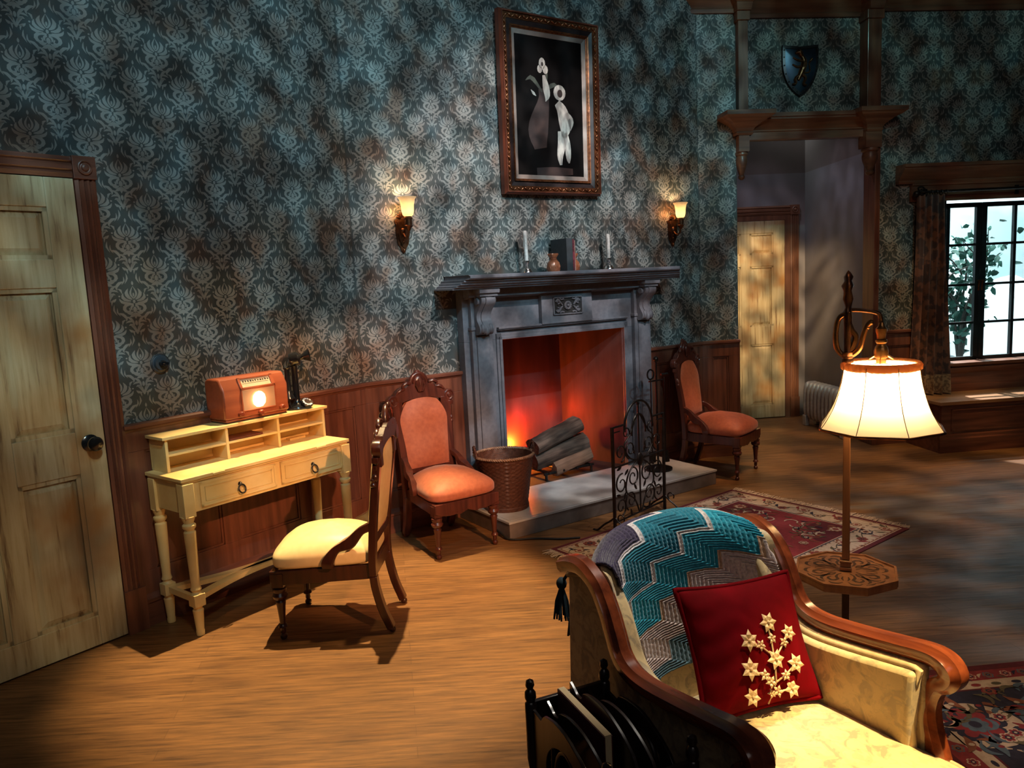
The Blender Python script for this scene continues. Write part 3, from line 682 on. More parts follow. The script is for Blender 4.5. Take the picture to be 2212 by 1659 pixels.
# ---------------------------------------------------------------- low Victorian side chairs
def by(z): return .168 + max(0, z - .38) * .14          # the back leans
def side_chair(label, seatm, backm, wd, loc, rotz, group=None):
    t = thing('side_chair', label, 'chair', loc, rotz, group)
    def seat(u, v):
        a = 2 * pi * u; b = -pi / 2 + pi * v
        sg = lambda q, e: math.copysign(abs(q) ** e, q)
        x = sg(cos(b), .24) * sg(cos(a), .30); y = sg(cos(b), .24) * sg(sin(a), .30); z = sg(sin(b), .6)
        Y = -.045 + .215 * y; k = (Y + .26) / .43; hw = .218 - .052 * k
        if y < 0: Y -= .022 * (1 - x * x) * max(0, -y)
        Z = .345 + .036 * z
        if z > 0: Z += .082 * (max(0, 1 - x ** 2) ** .75) * (max(0, 1 - y ** 2) ** .75) * z ** .5
        return (hw * x, Y, Z)
    m = M(); m.grid(seat, 64, 26, True); obj('seat', m, seatm, t, smooth=60)
    # padded back with an arched head
    def pad(f):
        def g(u, v):
            z = .425 + v * .40; wt = .132 + .026 * min(1, v / .8)
            if v > .72: wt *= sqrt(max(0.02, 1 - ((v - .72) / .285) ** 2 * .62))
            x = (2 * u - 1) * wt; top = .788 + .043 * (1 - (x / .16) ** 2)
            z = .425 + v * (top - .425)
            e = (1 - (2 * u - 1) ** 4) * (1 - (2 * v - 1) ** 6)
            return (x, by(z) + f * (.016 + .026 * e), z)
        return g
    m = M(); m.grid(pad(-1), 21, 21); obj('backrest', m, backm, t, smooth=70)
    m = M(); m.grid(lambda u, v: pad(.45)(1 - u, v), 21, 21); obj('back_panel', m, seatm, t, smooth=70)
    # frame of the back: two stiles swept into sabre rear legs, lower rail, crest
    for s in (-1, 1):
        pts = cr([(s * .150, .228, .022), (s * .155, .190, .13), (s * .158, .168, .28), (s * .158, by(.5), .50), (s * .166, by(.70), .70), (s * .168, by(.80), .80)], 22)
        sec = [(-.016, -.022), (.016, -.022), (.016, .022), (-.016, .022)]
        m = M(); m.sweep(pts[:9], sec, (1, 0, 0)); m.ell((s * .150, .231, .014), (.014, .016, .0145), 10, 6)
        obj('leg', m, wd, t, smooth=30, bevel=.004)
        m = M(); m.sweep(pts[8:], sec, (1, 0, 0)); m.lathe([(.0, 0), (.012, 0), (.014, .01), (.008, .02), (.013, .03), (.006, .045), (0, .05)], 10, (s * .186, by(.70) - .01, .66))
        for z in (.74, .775, .70): m.ell((s * (.178 + .01 * sin(z * 90)), by(z), z), (.020, .016, .022), 10, 6)
        obj('back_stile', m, wd, t, smooth=40, bevel=.003)
    m = M(); m.box(-.145, .145, by(.415) - .014, by(.415) + .014, .395, .435); obj('back_rail', m, wd, t, bevel=.004)
    inner = [(.158 * cos(q), .788 + .046 * sin(q) - .004) for q in np.linspace(0, pi, 25)]
    outer = []
    for i, q in enumerate(np.linspace(0, pi, 25)):
        x = .186 * cos(q); z = .800 + .110 * sin(q) ** .8
        z += .010 * abs(sin(q * 9)); k = abs(cos(q))
        outer.append((x, z))
    m = M()
    for f_, d in ((0, -.017), (1, .017)):
        pass
    vs = []; n = 25
    for d in (-.017, .017):
        for p in inner + outer: vs.append((p[0], by(p[1]) + d, p[1]))
    fs = []
    for i in range(n - 1):
        fs += [(i, i + 1, n + i + 1, n + i), (2 * n + i, 3 * n + i, 3 * n + i + 1, 2 * n + i + 1), (n + i, n + i + 1, 3 * n + i + 1, 3 * n + i), (i + 1, i, 2 * n + i, 2 * n + i + 1)]
    m.add(vs, fs)
    for s in (-1, 1):                                   # scrolled ears
        T = Matrix.Translation((s * .186, by(.82), .825)) @ Matrix.Rotation(pi / 2, 4, 'X')
        m.lathe([(.0, -.020), (.034, -.020), (.036, -.012), (.036, .016), (.028, .022), (.024, .016), (.012, .016), (.010, .024), (0, .024)], 18, (0, 0, 0), T)
        m.box(s * .150 - .022, s * .150 + .022, by(.79) - .016, by(.79) + .016, .74, .82)
        m.box(s * .195 - .016, s * .195 + .016, by(.76) - .013, by(.76) + .013, .765, .79)
    obj('crest_rail', m, wd, t, smooth=35, bevel=.002)
    m = M()                                             # carved cartouche and leaves
    arch = [(.056 * cos(q), by(.92), .905 + .068 * sin(q)) for q in np.linspace(-.3, pi + .3, 17)]
    m.tube(arch, .014, 8, up=(0, 1, 0)); m.ell((0, by(.92) - .008, .915), (.042, .020, .052), 14, 8)
    for k in (-2, -1, 0, 1, 2): m.tube([(k * .010, by(.92) - .026, .945 - abs(k) * .006), (k * .014, by(.90) - .030, .905), (k * .006, by(.87) - .024, .868)], .0065, 6, up=(1, 0, 0))
    for s in (-1, 1):
        m.tube(cr([(s * .06, by(.91) - .012, .918), (s * .09, by(.9) - .018, .925), (s * .115, by(.88) - .014, .905), (s * .10, by(.88) - .014, .890)], 9), .011, 6, up=(0, 1, 0), scale=[1, 1.2, 1.2, 1.1, 1, .9, .8, .7, .5])
        m.tube(cr([(s * .10, by(.89) - .014, .888), (s * .135, by(.87) - .016, .885), (s * .160, by(.85) - .014, .862)], 7), .010, 6, up=(0, 1, 0), scale=[.6, 1, 1.2, 1.1, 1, .8, .5])
    m.ell((0, by(.98), .978), (.024, .012, .016), 12, 6)
    obj('carving', m, wd, t, smooth=60)
    for s in (-1, 1):                                   # hip brackets
        c = cr([(s * .160, .176, .485), (s * .170, .13, .468), (s * .178, .085, .425), (s * .186, .055, .412), (s * .192, .02, .395), (s * .197, -.012, .352), (s * .198, -.016, .318)], 26)
        m = M(); m.sweep(c, [(-.015, -.014), (.015, -.014), (.019, -.008), (.019, .008), (.015, .014), (-.015, .014)], (1, 0, 0), scale=[1.25 - .25 * sin(i * .5) for i in range(26)])
        obj('hip_bracket', m, wd, t, smooth=30, bevel=.002)
    m = M()
    P = [(-.205, -.248), (.205, -.248), (.160, .175), (-.160, .175)]
    for i in (1, 2, 3):
        a = Vector((*P[i], 0)); b = Vector((*P[(i + 1) % 4], 0)); d = (b - a).normalized(); nn = Vector((-d.y, d.x, 0)) * .024
        q = [a, b, b + nn, a + nn]; m.add([(p.x, p.y, z) for z in (.248, .312) for p in q], [(3, 2, 1, 0), (4, 5, 6, 7), (0, 1, 5, 4), (1, 2, 6, 5), (2, 3, 7, 6), (3, 0, 4, 7)])
    sc = [(-.205, .312), (.205, .312)] + [(x, .262 - .024 * abs(sin(x * 15.3)) + (.0 if abs(x) > .06 else -.010)) for x in np.linspace(.205, -.205, 29)]
    m.prism(sc, -.270, -.240, 'xz'); obj('seat_rail', m, wd, t, smooth=0, bevel=.003)
    leg = [(0, 0), (.010, 0), (.015, .008), (.015, .018), (.008, .026), (.012, .032), (.011, .050), (.020, .056), (.018, .066), (.012, .072), (.014, .10), (.018, .145), (.022, .170), (.016, .178), (.030, .188), (.034, .200), (.026, .214), (.030, .222), (.030, .232), (.020, .238), (.026, .252), (0, .252)]
    for s in (-1, 1):
        m = M(); m.lathe(leg, 16, (s * .182, -.238, 0)); m.box(s * .182 - .025, s * .182 + .025, -.263, -.213, .240, .300)
        obj('leg', m, wd, t, smooth=40)
    return t
def face(loc, ang):   # rotation so that local -y points along ang (degrees, world)
    return rad(ang + 90)
side_chair('cream leather side chair with dark wood frame turned towards the yellow desk', M_CREAM, M_CREAM, M_DKWOOD, (-.80, 3.335, 0), face(0, 178))
side_chair('orange velvet side chair by the wicker basket, left of the fireplace', M_ORANGE, M_ORANGE, M_MIDWOOD, (-.425, 4.335, 0), face(0, -56.5), 'orange side chairs beside the fireplace')
side_chair('orange velvet side chair in deep shade to the right of the fireplace', M_ORANGE, M_ORANGE, M_MIDWOOD, (1.50, 5.62, 0), face(0, -38), 'orange side chairs beside the fireplace')

# ---------------------------------------------------------------- writing desk (frame of the left wall)
DK = thing('writing_desk', 'cream yellow writing desk with pigeonholes and two drawers against the left wall', 'desk', KO, AA)
m = M(); m.box(-1.350, -.418, -.338, -.030, .700, .716); m.box(-1.343, -.425, -.330, -.035, .690, .700)
for s in (-1.17, -.60): m.box(s - .03, s + .03, -.341, -.330, .702, .713)
obj('desktop', m, M_YELLOW, DK, bevel=.002)
m = M(); m.box(-1.30, -.455, -.322, -.304, .555, .690); m.box(-1.30, -.455, -.075, -.055, .555, .690)
for s0, s1 in ((-1.335, -1.318), (-.448, -.431)): m.box(s0, s1, -.29, -.07, .555, .690)
obj('apron', m, M_YELLOW, DK, bevel=.002)
for x0, x1 in ((-1.262, -.872), (-.842, -.468)):
    m = M(); m.box(x0, x1, -.330, -.318, .572, .682)
    for b in ((x0, x1, .572, .582), (x0, x1, .672, .682), (x0, x0 + .010, .572, .682), (x1 - .010, x1, .572, .682)): m.box(b[0], b[1], -.3325, -.330, b[2], b[3])
    i = .022
    for b in ((x0 + i, x1 - i, .572 + i, .576 + i), (x0 + i, x1 - i, .678 - i, .682 - i), (x0 + i, x0 + i + .004, .572 + i, .682 - i), (x1 - i - .004, x1 - i, .572 + i, .682 - i)): m.box(b[0], b[1], -.3335, -.330, b[2], b[3])
    d = obj('drawer', m, M_YELLOW, DK, smooth=0)
    c = (x0 + x1) / 2; m = M()
    m.tube([(c + .017 * cos(q), -.341 - .006 * (1 - sin(q)), .610 + .019 * sin(q)) for q in np.linspace(0, 2 * pi, 25)[:-1]], .0038, 8, True, (0, 1, 0))
    m.lathe([(.0, 0), (.010, 0), (.008, .006), (.004, .012), (0, .013)], 12, (0, 0, 0), Matrix.Translation((c, -.330, .631)) @ Matrix.Rotation(pi / 2, 4, 'X'))
    obj('ring_pull', m, M_IRON, d, label='dark iron ring pull')
leg = [(0, 0), (.018, 0), (.019, .02), (.017, .024), (.022, .10), (.024, .118), (.017, .125), (.026, .138)]
leg2 = [(.026, .190), (.017, .203), (.024, .212), (.020, .225), (.019, .235), (.024, .40), (.026, .475), (.018, .482), (.029, .495), (.029, .507), (.020, .514), (.026, .530), (.030, .545), (0, .545)]
for s in (-1.322, -.446):
    for n_ in (-.315, -.068):
        m = M(); m.lathe(leg, 18, (s, n_, 0)); m.box(s - .026, s + .026, n_ - .026, n_ + .026, .136, .192); m.lathe([(0, .19)] + leg2, 18, (s, n_, 0))
        m.box(s - .026, s + .026, n_ - .026, n_ + .026, .540, .690); obj('leg', m, M_YELLOW, DK, smooth=40, bevel=.002)
m = M()
for s in (-1.322, -.446): m.box(s - .010, s + .010, -.295, -.090, .150, .178)
arc = lambda k: [(-1.322 + .876 * u, -.30 + k * .10 * sin(pi * u) + (0 if k > 0 else .216), .164) for u in np.linspace(0, 1, 25)]
m.sweep(arc(1), [(-.022, -.011), (.022, -.011), (.022, .011), (-.022, .011)], (0, 0, 1))
m.sweep(arc(-1), [(-.022, -.011), (.022, -.011), (.022, .011), (-.022, .011)], (0, 0, 1))
obj('stretcher', m, M_YELLOW, DK, smooth=30)
HU = M(); t_ = .014; hf, hb = -.160, -.020
HU.box(-1.325, -.410, hf - .012, hb + .005, .866, .880)
HU.box(-1.310, -.425, hb - .010, hb, .716, .866)
for s in (-1.310, -1.010, -.722, -.437): HU.box(s, s + t_, hf, hb - .010, .716, .866)
for x0, x1 in ((-1.296, -1.010), (-.996, -.722), (-.708, -.437)): HU.box(x0, x1, hf + .004, hb - .010, .786, .797)
obj('pigeonholes', HU, M_YELLOW, DK, smooth=0, bevel=.0015)
m = M(); m.box(-.985, -.80, -.150, -.045, .7985, .8075); bk = obj('notebook', m, simple('brown_leather_cover', (.16, .04, .02), (.10, .025, .014), 30, .45), smooth=0, bevel=.002, loc=KO, rotz=AA)
tag(bk, 'thin brown notebook lying in the middle pigeonhole of the yellow desk', 'notebook')
m = M(); m.box(-.60, -.50, -.085, -.050, .7165, .728); bk = obj('pencil_box', m, M_YELLOW, smooth=0, bevel=.0015, loc=KO, rotz=AA)
tag(bk, 'small cream strip of wood inside the lower right pigeonhole', 'wood strip')

# ---------------------------------------------------------------- radio
RD = thing('radio', 'brown walnut table radio with a lit bulb, on top of the yellow desk', 'radio', fa(-.82, -.075, .880), AA)
m = M(); x0, x1, y0, y1 = -.182, .182, -.082, .072; zt = .215
bodyp = [(y0, .018), (y1, .018), (y1, zt - .03)] + [(y1 - .03 + .03 * cos(q), zt - .03 + .03 * sin(q)) for q in np.linspace(.2, pi / 2, 6)] + [(y0 + .045, zt), (y0 + .030, zt - .008), (y0, zt - .062)]
m.prism(bodyp, x0, x1, 'yz'); m.box(x0 + .006, x1 - .006, y0 + .006, y1 - .006, .004, .020)
obj('cabinet', m, M_RADIO, RD, smooth=30, bevel=.010)
m = M(); m.box(x0 + .01, x1 - .01, y0 + .01, y1 - .01, 0, .005); obj('foot', m, M_BLACKMATT, RD, smooth=0, label='black base strip')
m = M()   # raised frame of the dial on the slope, and of the grille
for b in ((-.088, .108, .150, .158), (-.088, .108, .046, .052), (-.088, -.080, .046, .158), (.100, .108, .046, .158)): m.box(b[0], b[1], y0 - .005, y0 + .002, b[2], b[3])
sl = [(y0, .155), (y0 + .028, .208)]
def on_slope(x, k, o=0): 
    y = sl[0][0] + (sl[1][0] - sl[0][0]) * k; z = sl[0][1] + (sl[1][1] - sl[0][1]) * k; return (x, y - o * .884, z + o * .467)
def slab_slope(m, xa, xb, ka, kb, o0, o1):
    vs = [on_slope(x, k, o) for o in (o0, o1) for x, k in ((xa, ka), (xb, ka), (xb, kb), (xa, kb))]
    m.add(vs, [(3, 2, 1, 0), (4, 5, 6, 7), (0, 1, 5, 4), (1, 2, 6, 5), (2, 3, 7, 6), (3, 0, 4, 7)])
for a in ((-.088, .108, 0, .12), (-.088, .108, .86, 1.0), (-.088, -.074, 0, 1), (.090, .108, 0, 1)): slab_slope(m, *a, -.004, .007)
obj('trim_moulding', m, M_RADIO, RD, smooth=0, bevel=.0015)
m = M(); slab_slope(m, -.074, .090, .12, .86, -.003, .001); dl = obj('dial', m, simple('cream_dial', (.62, .48, .34), (.55, .42, .28), 30, .35), RD, smooth=0)
m = M(); rs = np.random.RandomState(5)
for k in range(11): 
    xx = -.062 + k * .0138; slab_slope(m, xx, xx + .006 + .004 * rs.rand(), .58, .58 + .10 * (1 + rs.rand() * .6), .0012, .0018)
slab_slope(m, -.066, .082, .46, .475, .0012, .0018); obj('dial_marking', m, M_BLACKMATT, dl, smooth=0)
m = M(); m.box(-.081, .101, y0 - .0035, y0 - .0015, .051, .151); obj('grille_cloth', m, M_GRILLE, RD, smooth=0, label='pale pink grille cloth')
m = M(); m.lathe([(0, -.034), (.018, -.032), (.034, -.018), (.037, .0), (.032, .018), (.018, .030), (0, .034)], 20, (.004, y0 - .012, .098), Matrix.Diagonal((1, .22, 1.15, 1)))
obj('bulb', m, M_RBULB, RD, smooth=60, label='glowing bulb')
for x, z in ((-.104, .040), (.006, .032), (.130, .040)):
    m = M(); m.lathe([(0, 0), (.008, 0), (.008, .010), (.013, .012), (.013, .024), (.010, .028), (0, .029)], 16, (0, 0, 0), Matrix.Translation((x, y0, z)) @ Matrix.Rotation(pi / 2, 4, 'X'))
    obj('knob', m, M_RADIOKNOB, RD, smooth=40)
point('radio_lamp', fa(-.816, -.205, .978), .35, (1.0, .55, .2), .02)

# ---------------------------------------------------------------- candlestick telephone
TP = thing('candlestick_telephone', 'black candlestick telephone with a rotary dial beside the radio', 'telephone', fa(-.535, -.085, .880), AA)
m = M(); m.lathe([(0, 0), (.068, 0), (.070, .006), (.066, .014), (.050, .020), (.030, .026), (.020, .036), (.018, .05), (0, .05)], 28); obj('base', m, M_BLACK, TP, smooth=40)
m = M(); m.lathe([(0, .04), (.017, .04), (.017, .12), (.016, .235), (.020, .240), (.020, .252), (.014, .256), (.014, .275), (0, .278)], 18); obj('stem', m, M_BLACK, TP, smooth=40)
m = M(); T = Matrix.Translation((.005, -.006, .262)) @ Matrix.Rotation(rad(48), 4, 'Z') @ Matrix.Rotation(rad(78), 4, 'X') @ Matrix.Scale(1.3, 4)
m.lathe([(0, -.02), (.026, -.02), (.029, -.012), (.029, .012), (.022, .018), (.012, .022), (.011, .030), (.018, .042), (.026, .056), (.028, .060), (.024, .058), (.012, .040), (0, .038)], 22, (0, 0, 0), T); obj('mouthpiece', m, M_BLACK, TP, smooth=40)
m = M(); m.tube([(-.016, 0, .225), (-.036, -.004, .228), (-.048, -.004, .222)], .004, 8); m.lathe([(0, .205), (.016, .205), (.020, .212), (.014, .208), (.013, .195), (.015, .10), (.016, .085), (.028, .06), (.030, .05), (0, .05)][::-1], 18, (-.050, -.004, .01)); obj('receiver', m, M_BLACK, TP, smooth=40)
m = M(); T = Matrix.Translation((.022, -.052, .026)) @ Matrix.Rotation(rad(38), 4, 'X'); m.lathe([(0, -.006), (.030, -.006), (.033, 0), (.033, .010), (.030, .013), (0, .013)], 26, (0, 0, 0), T); dl = obj('dial', m, M_BLACK, TP, smooth=40)
m = M()
for k in range(10):
    a = 2 * pi * k / 12 + .5; m.lathe([(0, .0132), (.0058, .0132), (.0058, .0142), (0, .0142)], 10, (0, 0, 0), T @ Matrix.Translation((.0225 * cos(a), .0225 * sin(a), 0)))
obj('finger_hole', m, simple('white_dial_spot', (.75, .70, .66), (.7, .66, .6), 20, .4), dl, smooth=0)
m = M(); m.tube(cr([(-.05, -.004, .06), (-.055, -.03, .012), (-.03, -.085, .006), (.02, -.09, .006), (-.05, -.07, .006), (-.07, -.02, .006)], 26), .0028, 6, up=(0, 0, 1)); obj('cord', m, M_BLACKMATT, TP, smooth=60)

# ---------------------------------------------------------------- round switch on the wallpaper
SW = thing('wall_switch', 'round black wall switch with a pointer knob on the wallpaper by the door', 'switch', fa(-1.208, 0, 1.194), AA)
T = Matrix.Rotation(pi / 2, 4, 'X')
m = M(); m.lathe([(0, 0), (.045, 0), (.045, .006), (.040, .010), (.034, .011), (.030, .022), (0, .022)], 28, (0, 0, 0), T); obj('plate', m, simple('slate_switch', (.05, .06, .075), (.04, .05, .06), 20, .35), SW, smooth=40)
m = M(); m.lathe([(0, .02), (.016, .02), (.015, .040), (.010, .046), (0, .047)], 16, (0, 0, 0), T); m.box(-.005, .020, -.045, -.025, -.006, .006); obj('knob', m, M_BLACK, SW, smooth=40)
m = M(); m.tube([(.042 * cos(q), -.009, .042 * sin(q)) for q in np.linspace(0, 2 * pi, 33)[:-1]], .002, 6, True, (0, 1, 0)); obj('rim', m, M_SILVER, SW, smooth=60)

# ---------------------------------------------------------------- fireplace (frame of the back wall)
FP = thing('fireplace', 'grey painted fireplace with moulded mantel and carved corbels, fire glowing inside', 'fireplace', KO, AB)
c0 = 1.458
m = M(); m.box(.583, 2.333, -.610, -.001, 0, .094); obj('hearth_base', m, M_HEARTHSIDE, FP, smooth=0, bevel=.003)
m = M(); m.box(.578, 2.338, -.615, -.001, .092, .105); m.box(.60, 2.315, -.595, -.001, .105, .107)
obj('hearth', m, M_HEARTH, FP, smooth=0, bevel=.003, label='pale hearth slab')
m = M()
y_ = -.075
m.box(.660, .935, y_, -.001, .105, 1.12); m.box(1.980, 2.256, y_, -.001, .105, 1.12); m.box(.660, 2.256, y_, -.001, 1.12, 1.456)
# inner architrave round the opening
for b in ((.895, .935, .107, 1.16), (1.98, 2.02, .107, 1.16), (.895, 2.02, 1.12, 1.16)): m.box(b[0], b[1], y_ - .010, y_, b[2], b[3])
for b in ((.915, .935, .107, 1.14), (1.98, 2.00, .107, 1.14), (.915, 2.00, 1.12, 1.14)): m.box(b[0], b[1], y_ - .018, y_, b[2], b[3])
m.box(.905, 2.01, y_ - .030, y_, 1.188, 1.202); m.box(.905, 2.01, y_ - .022, y_, 1.180, 1.188)
obj('surround', m, M_GREY, FP, smooth=0, bevel=.003)
for s in (.775, 2.141):
    m = M(); m.box(s - .075, s + .075, y_ - .035, y_, .107, 1.40); m.box(s - .045, s + .045, y_ - .045, y_ - .03, .20, 1.16)
    m.box(s - .085, s + .085, y_ - .048, y_, .107, .19); m.box(s - .082, s + .082, y_ - .043, y_, 1.195, 1.215)
    obj('pilaster', m, M_GREY, FP, smooth=0, bevel=.003)
m = M(); m.box(c0 - .215, c0 + .215, y_ - .038, y_, 1.195, 1.40); pn = obj('frieze_panel', m, M_GREY, FP, smooth=0, bevel=.003)
m = M(); yy = y_ - .038
for b in ((c0 - .125, c0 + .125, 1.25, 1.258), (c0 - .125, c0 + .125, 1.362, 1.37), (c0 - .125, c0 - .117, 1.25, 1.37), (c0 + .117, c0 + .125, 1.25, 1.37)): m.box(b[0], b[1], yy - .010, yy, b[2], b[3])
for k in range(12):
    a = k * pi / 6; m.ell((c0 + .022 * cos(a), yy - .006, 1.31 + .022 * sin(a)), (.012, .007, .009), 8, 5)
m.ell((c0, yy - .008, 1.31), (.012, .010, .012), 10, 6)
for sx in (-1, 1):
    for sz in (-1, 1):
        sp = [(c0 + sx * (.045 + .060 * (q / 16) ** .7 - (.0 if q < 9 else .016 * (q - 9) / 7)), yy - .006, 1.31 + sz * (.004 + .034 * sin(q / 16 * 2.6))) for q in range(17)]
        m.tube(sp, .0075, 6, up=(0, 1, 0), scale=[.6 + .8 * sin(pi * q / 16) for q in range(17)])
        m.tube([(c0 + sx * (.085 + .016 * cos(q)), yy - .006, 1.31 + sz * (.026 + .013 * sin(q))) for q in np.linspace(0, 5, 14)], .0055, 6, up=(0, 1, 0))
        m.tube([(c0 + sx * .035, yy - .006, 1.31 + sz * .044), (c0 + sx * .055, yy - .008, 1.31 + sz * .040), (c0 + sx * .072, yy - .006, 1.31 + sz * .048)], .006, 6, up=(0, 1, 0))
obj('carving', m, M_GREY, pn, smooth=50)
m = M(); m.box(c0 - .117, c0 + .117, yy - .001, yy + .002, 1.257, 1.363); obj('recess', m, M_FLOORDARK, pn, smooth=0)
# mantel shelf: one moulding run round three sides
m = M()
MP = [(0, 1.537), (-.305, 1.537), (-.313, 1.530), (-.313, 1.518), (-.305, 1.510), (-.285, 1.508), (-.285, 1.496), (-.272, 1.492), (-.268, 1.480), (-.252, 1.474), (-.250, 1.466), (-.235, 1.462), (-.232, 1.452), (0, 1.452)]
def mantel_ring(y, z): 
    k = -.305 - y                                    # how far the moulding steps back
    return [(.582 + k, 0, z), (.582 + k, y, z), (2.334 - k, y, z), (2.334 - k, 0, z)]
vs = []; fs = []
for y, z in MP[1:-1]: vs += mantel_ring(y, z)
n = len(MP) - 2
for i in range(n - 1):
    for j in range(3): a = i * 4 + j; fs.append((a, a + 1, a + 5, a + 4))
fs += [(3, 2, 1, 0), tuple((n - 1) * 4 + j for j in range(4)), tuple([i * 4 for i in range(n)][::-1]), tuple(i * 4 + 3 for i in range(n))]
m.add(vs, fs); obj('mantel_shelf', m, M_GREY, FP, smooth=25)
m = M(); m.box(.67, 2.246, -.150, -.07, 1.40, 1.452); m.prism([(-.07, 1.385), (-.115, 1.40), (-.07, 1.40)], .67, 2.246, 'yz'); obj('bed_moulding', m, M_GREY, FP, smooth=0, bevel=.003)
for s in (.775, 2.141):
    m = M(); hw = .052
    sec = [(-hw, -.02), (-hw * .55, -.02), (-hw * .5, -.012), (-hw * .12, -.02), (hw * .12, -.02), (hw * .5, -.012), (hw * .55, -.02), (hw, -.02), (hw, .02), (-hw, .02)]
    m.box(s - .072, s + .072, -.225, y_, 1.425, 1.452); m.box(s - .064, s + .064, -.212, y_, 1.405, 1.428)
    prof = cr([(-.112, 1.408), (-.195, 1.402), (-.205, 1.37), (-.175, 1.335), (-.145, 1.30), (-.138, 1.265), (-.155, 1.235), (-.172, 1.205), (-.160, 1.175), (-.130, 1.165), (-.112, 1.175)], 40)
    pts = [(p[0], p[1]) for p in prof]
    for x0, x1, o in ((-hw, -hw * .42, 0), (-hw * .42, hw * .42, -.006), (hw * .42, hw, 0)):
        m.prism([(p[0] + o * 1.2, p[1]) for p in pts], s + x0, s + x1, 'yz')
    for sx in (-1, 1):
        T = Matrix.Translation((s + sx * hw, -.160, 1.375)) @ Matrix.Rotation(pi / 2, 4, 'Y'); m.lathe([(0, -.012), (.020, -.012), (.024, -.006), (.024, .006), (.020, .012), (0, .012)], 16, (0, 0, 0), T)
    for dx in (-.028, 0, .028): m.ell((s + dx, -.162, 1.205 - (.0 if dx else .012)), (.017, .022, .030), 12, 8)
    obj('corbel', m, M_GREY, FP, smooth=40)
# firebox
B0, B1, YB = 1.02, 1.84, .50
m = M(); zt = 1.115
def quad(m, a, b, z0, z1): m.add([(*a, z0), (*b, z0), (*b, z1), (*a, z1)], [(0, 1, 2, 3)])
outer = [(.925, -.06), (B0 - .02, YB + .02), (B1 + .02, YB + .02), (1.99, -.06)]; inner = [(.936, -.06), (B0, YB), (B1, YB), (1.979, -.06)]
for i in range(3):
    a, b = inner[i], inner[i + 1]; p, q = outer[i], outer[i + 1]
    quad(m, a, b, .107, 1.30); quad(m, q, p, .107, 1.30)
obj('firebox', m, M_SOOT, FP, smooth=0, label='scorched firebox lining')
m = M(); m.add([(*p, .1075) for p in inner], [(0, 3, 2, 1)]); obj('firebox_floor', m, M_FLOORDARK, FP, smooth=0)
m = M(); m.add([(*p, 1.30) for p in inner], [(0, 1, 2, 3)])
m.add([(.86, -.60, .1074), (2.05, -.60, .1074), (2.0, -.02, .1074), (.92, -.02, .1074)], [(0, 1, 2, 3)]) if False else None
obj('firebox_top', m, M_FLOORDARK, FP, smooth=0)

def log(label, mat, c, L, r, rot, tilt, cut=False):
    m = M(); rs = np.random.RandomState(int(L * 1000)); ph = rs.rand(8) * 6
    n = 18; rings = 9
    def f(u, v):
        a = 2 * pi * u; x = (v - .5) * L; k = 1 + .10 * sin(2 * a + ph[0]) + .06 * sin(5 * a + ph[1] + 3 * v) + .03 * sin(9 * a + ph[2] + 7 * v)
        y, z = r * k * cos(a), r * k * sin(a)
        if cut and z > .15 * r: z = .15 * r + .10 * (z - .15 * r)
        return (x, y, z)
    m.grid(f, n, rings, True); m.f += [tuple(reversed(range(n))), tuple(range(n * (rings - 1), n * rings))]; m.mi += [0, 0]
    o = obj('log', m, mat, smooth=50); o.location = fb(*c); o.rotation_euler = Euler((cut and rad(-60) or 0, tilt, AB + rot), 'XYZ')
    return tag(o, label, 'log')
log('dark split log at the top of the fire, sloping up to the right', M_LOG, (1.47, .10, .385), .44, .062, rad(4), rad(-13))
log('dark log in the middle of the fireplace stack, half hidden', M_LOG, (1.50, .10, .262), .46, .066, rad(-3), rad(-8))
log('short pale brown split log at the front of the fireplace', M_LOGCUT, (1.52, -.005, .205), .33, .052, rad(0), rad(-10), True)
log('dark log low at the back of the fireplace', M_LOG, (1.46, .22, .275), .42, .06, rad(3), rad(-4))
GT = thing('fire_grate', 'black iron grate under the logs in the fireplace', 'grate', fb(1.48, .12, .1075), AB)
m = M()
for s in (-.18, -.06, .06, .18): m.rod((s, -.17, .055), (s, .16, .055), .010, 6)
for y in (-.15, .14): m.rod((-.22, y, .05), (.22, y, .05), .010, 6)
obj('bar', m, M_IRON, GT)
for s in (-.20, .20):
    for y in (-.15, .14): m = M(); m.rod((s, y, 0), (s, y, .055), .010, 6); obj('leg', m, M_IRON, GT)

# ---------------------------------------------------------------- basket
BK = thing('wicker_basket', 'round brown wicker log basket standing on the left end of the hearth', 'basket', fb(.745, -.335, .107), AB)
def bk(u, v):
    a = 2 * pi * u; r = .132 + .048 * v; k = 1 + .018 * (1 if (int(u * 44) % 2) else -1) * cos(2 * pi * v * 13) ; return (r * k * cos(a), r * k * sin(a), .012 + .318 * v)
m = M(); m.grid(bk, 88, 53, True); m.grid(lambda u, v: tuple(q * (.95 if i < 2 else 1) for i, q in enumerate(bk(1 - u, v))), 88, 20, True)
m.lathe([(0, .014), (.132, .014)], 32); obj('body', m, M_WICKER, BK, smooth=40)
m = M(); m.lathe([(.118, 0), (.140, 0), (.142, .02), (.136, .026), (.118, .026)], 36); obj('foot_ring', m, M_WICKER, BK, smooth=40)
m = M()
for ph in (0, pi): m.tube([((.182 + .004 * sin(40 * q + ph)) * cos(q), (.182 + .004 * sin(40 * q + ph)) * sin(q), .333 + .005 * cos(40 * q + ph)) for q in np.linspace(0, 2 * pi, 161)[:-1]], .0065, 6, True, (0, 0, 1))
obj('rim', m, simple('pale_wicker', (.36, .22, .14), (.20, .10, .06), 60, .5), BK, smooth=60)
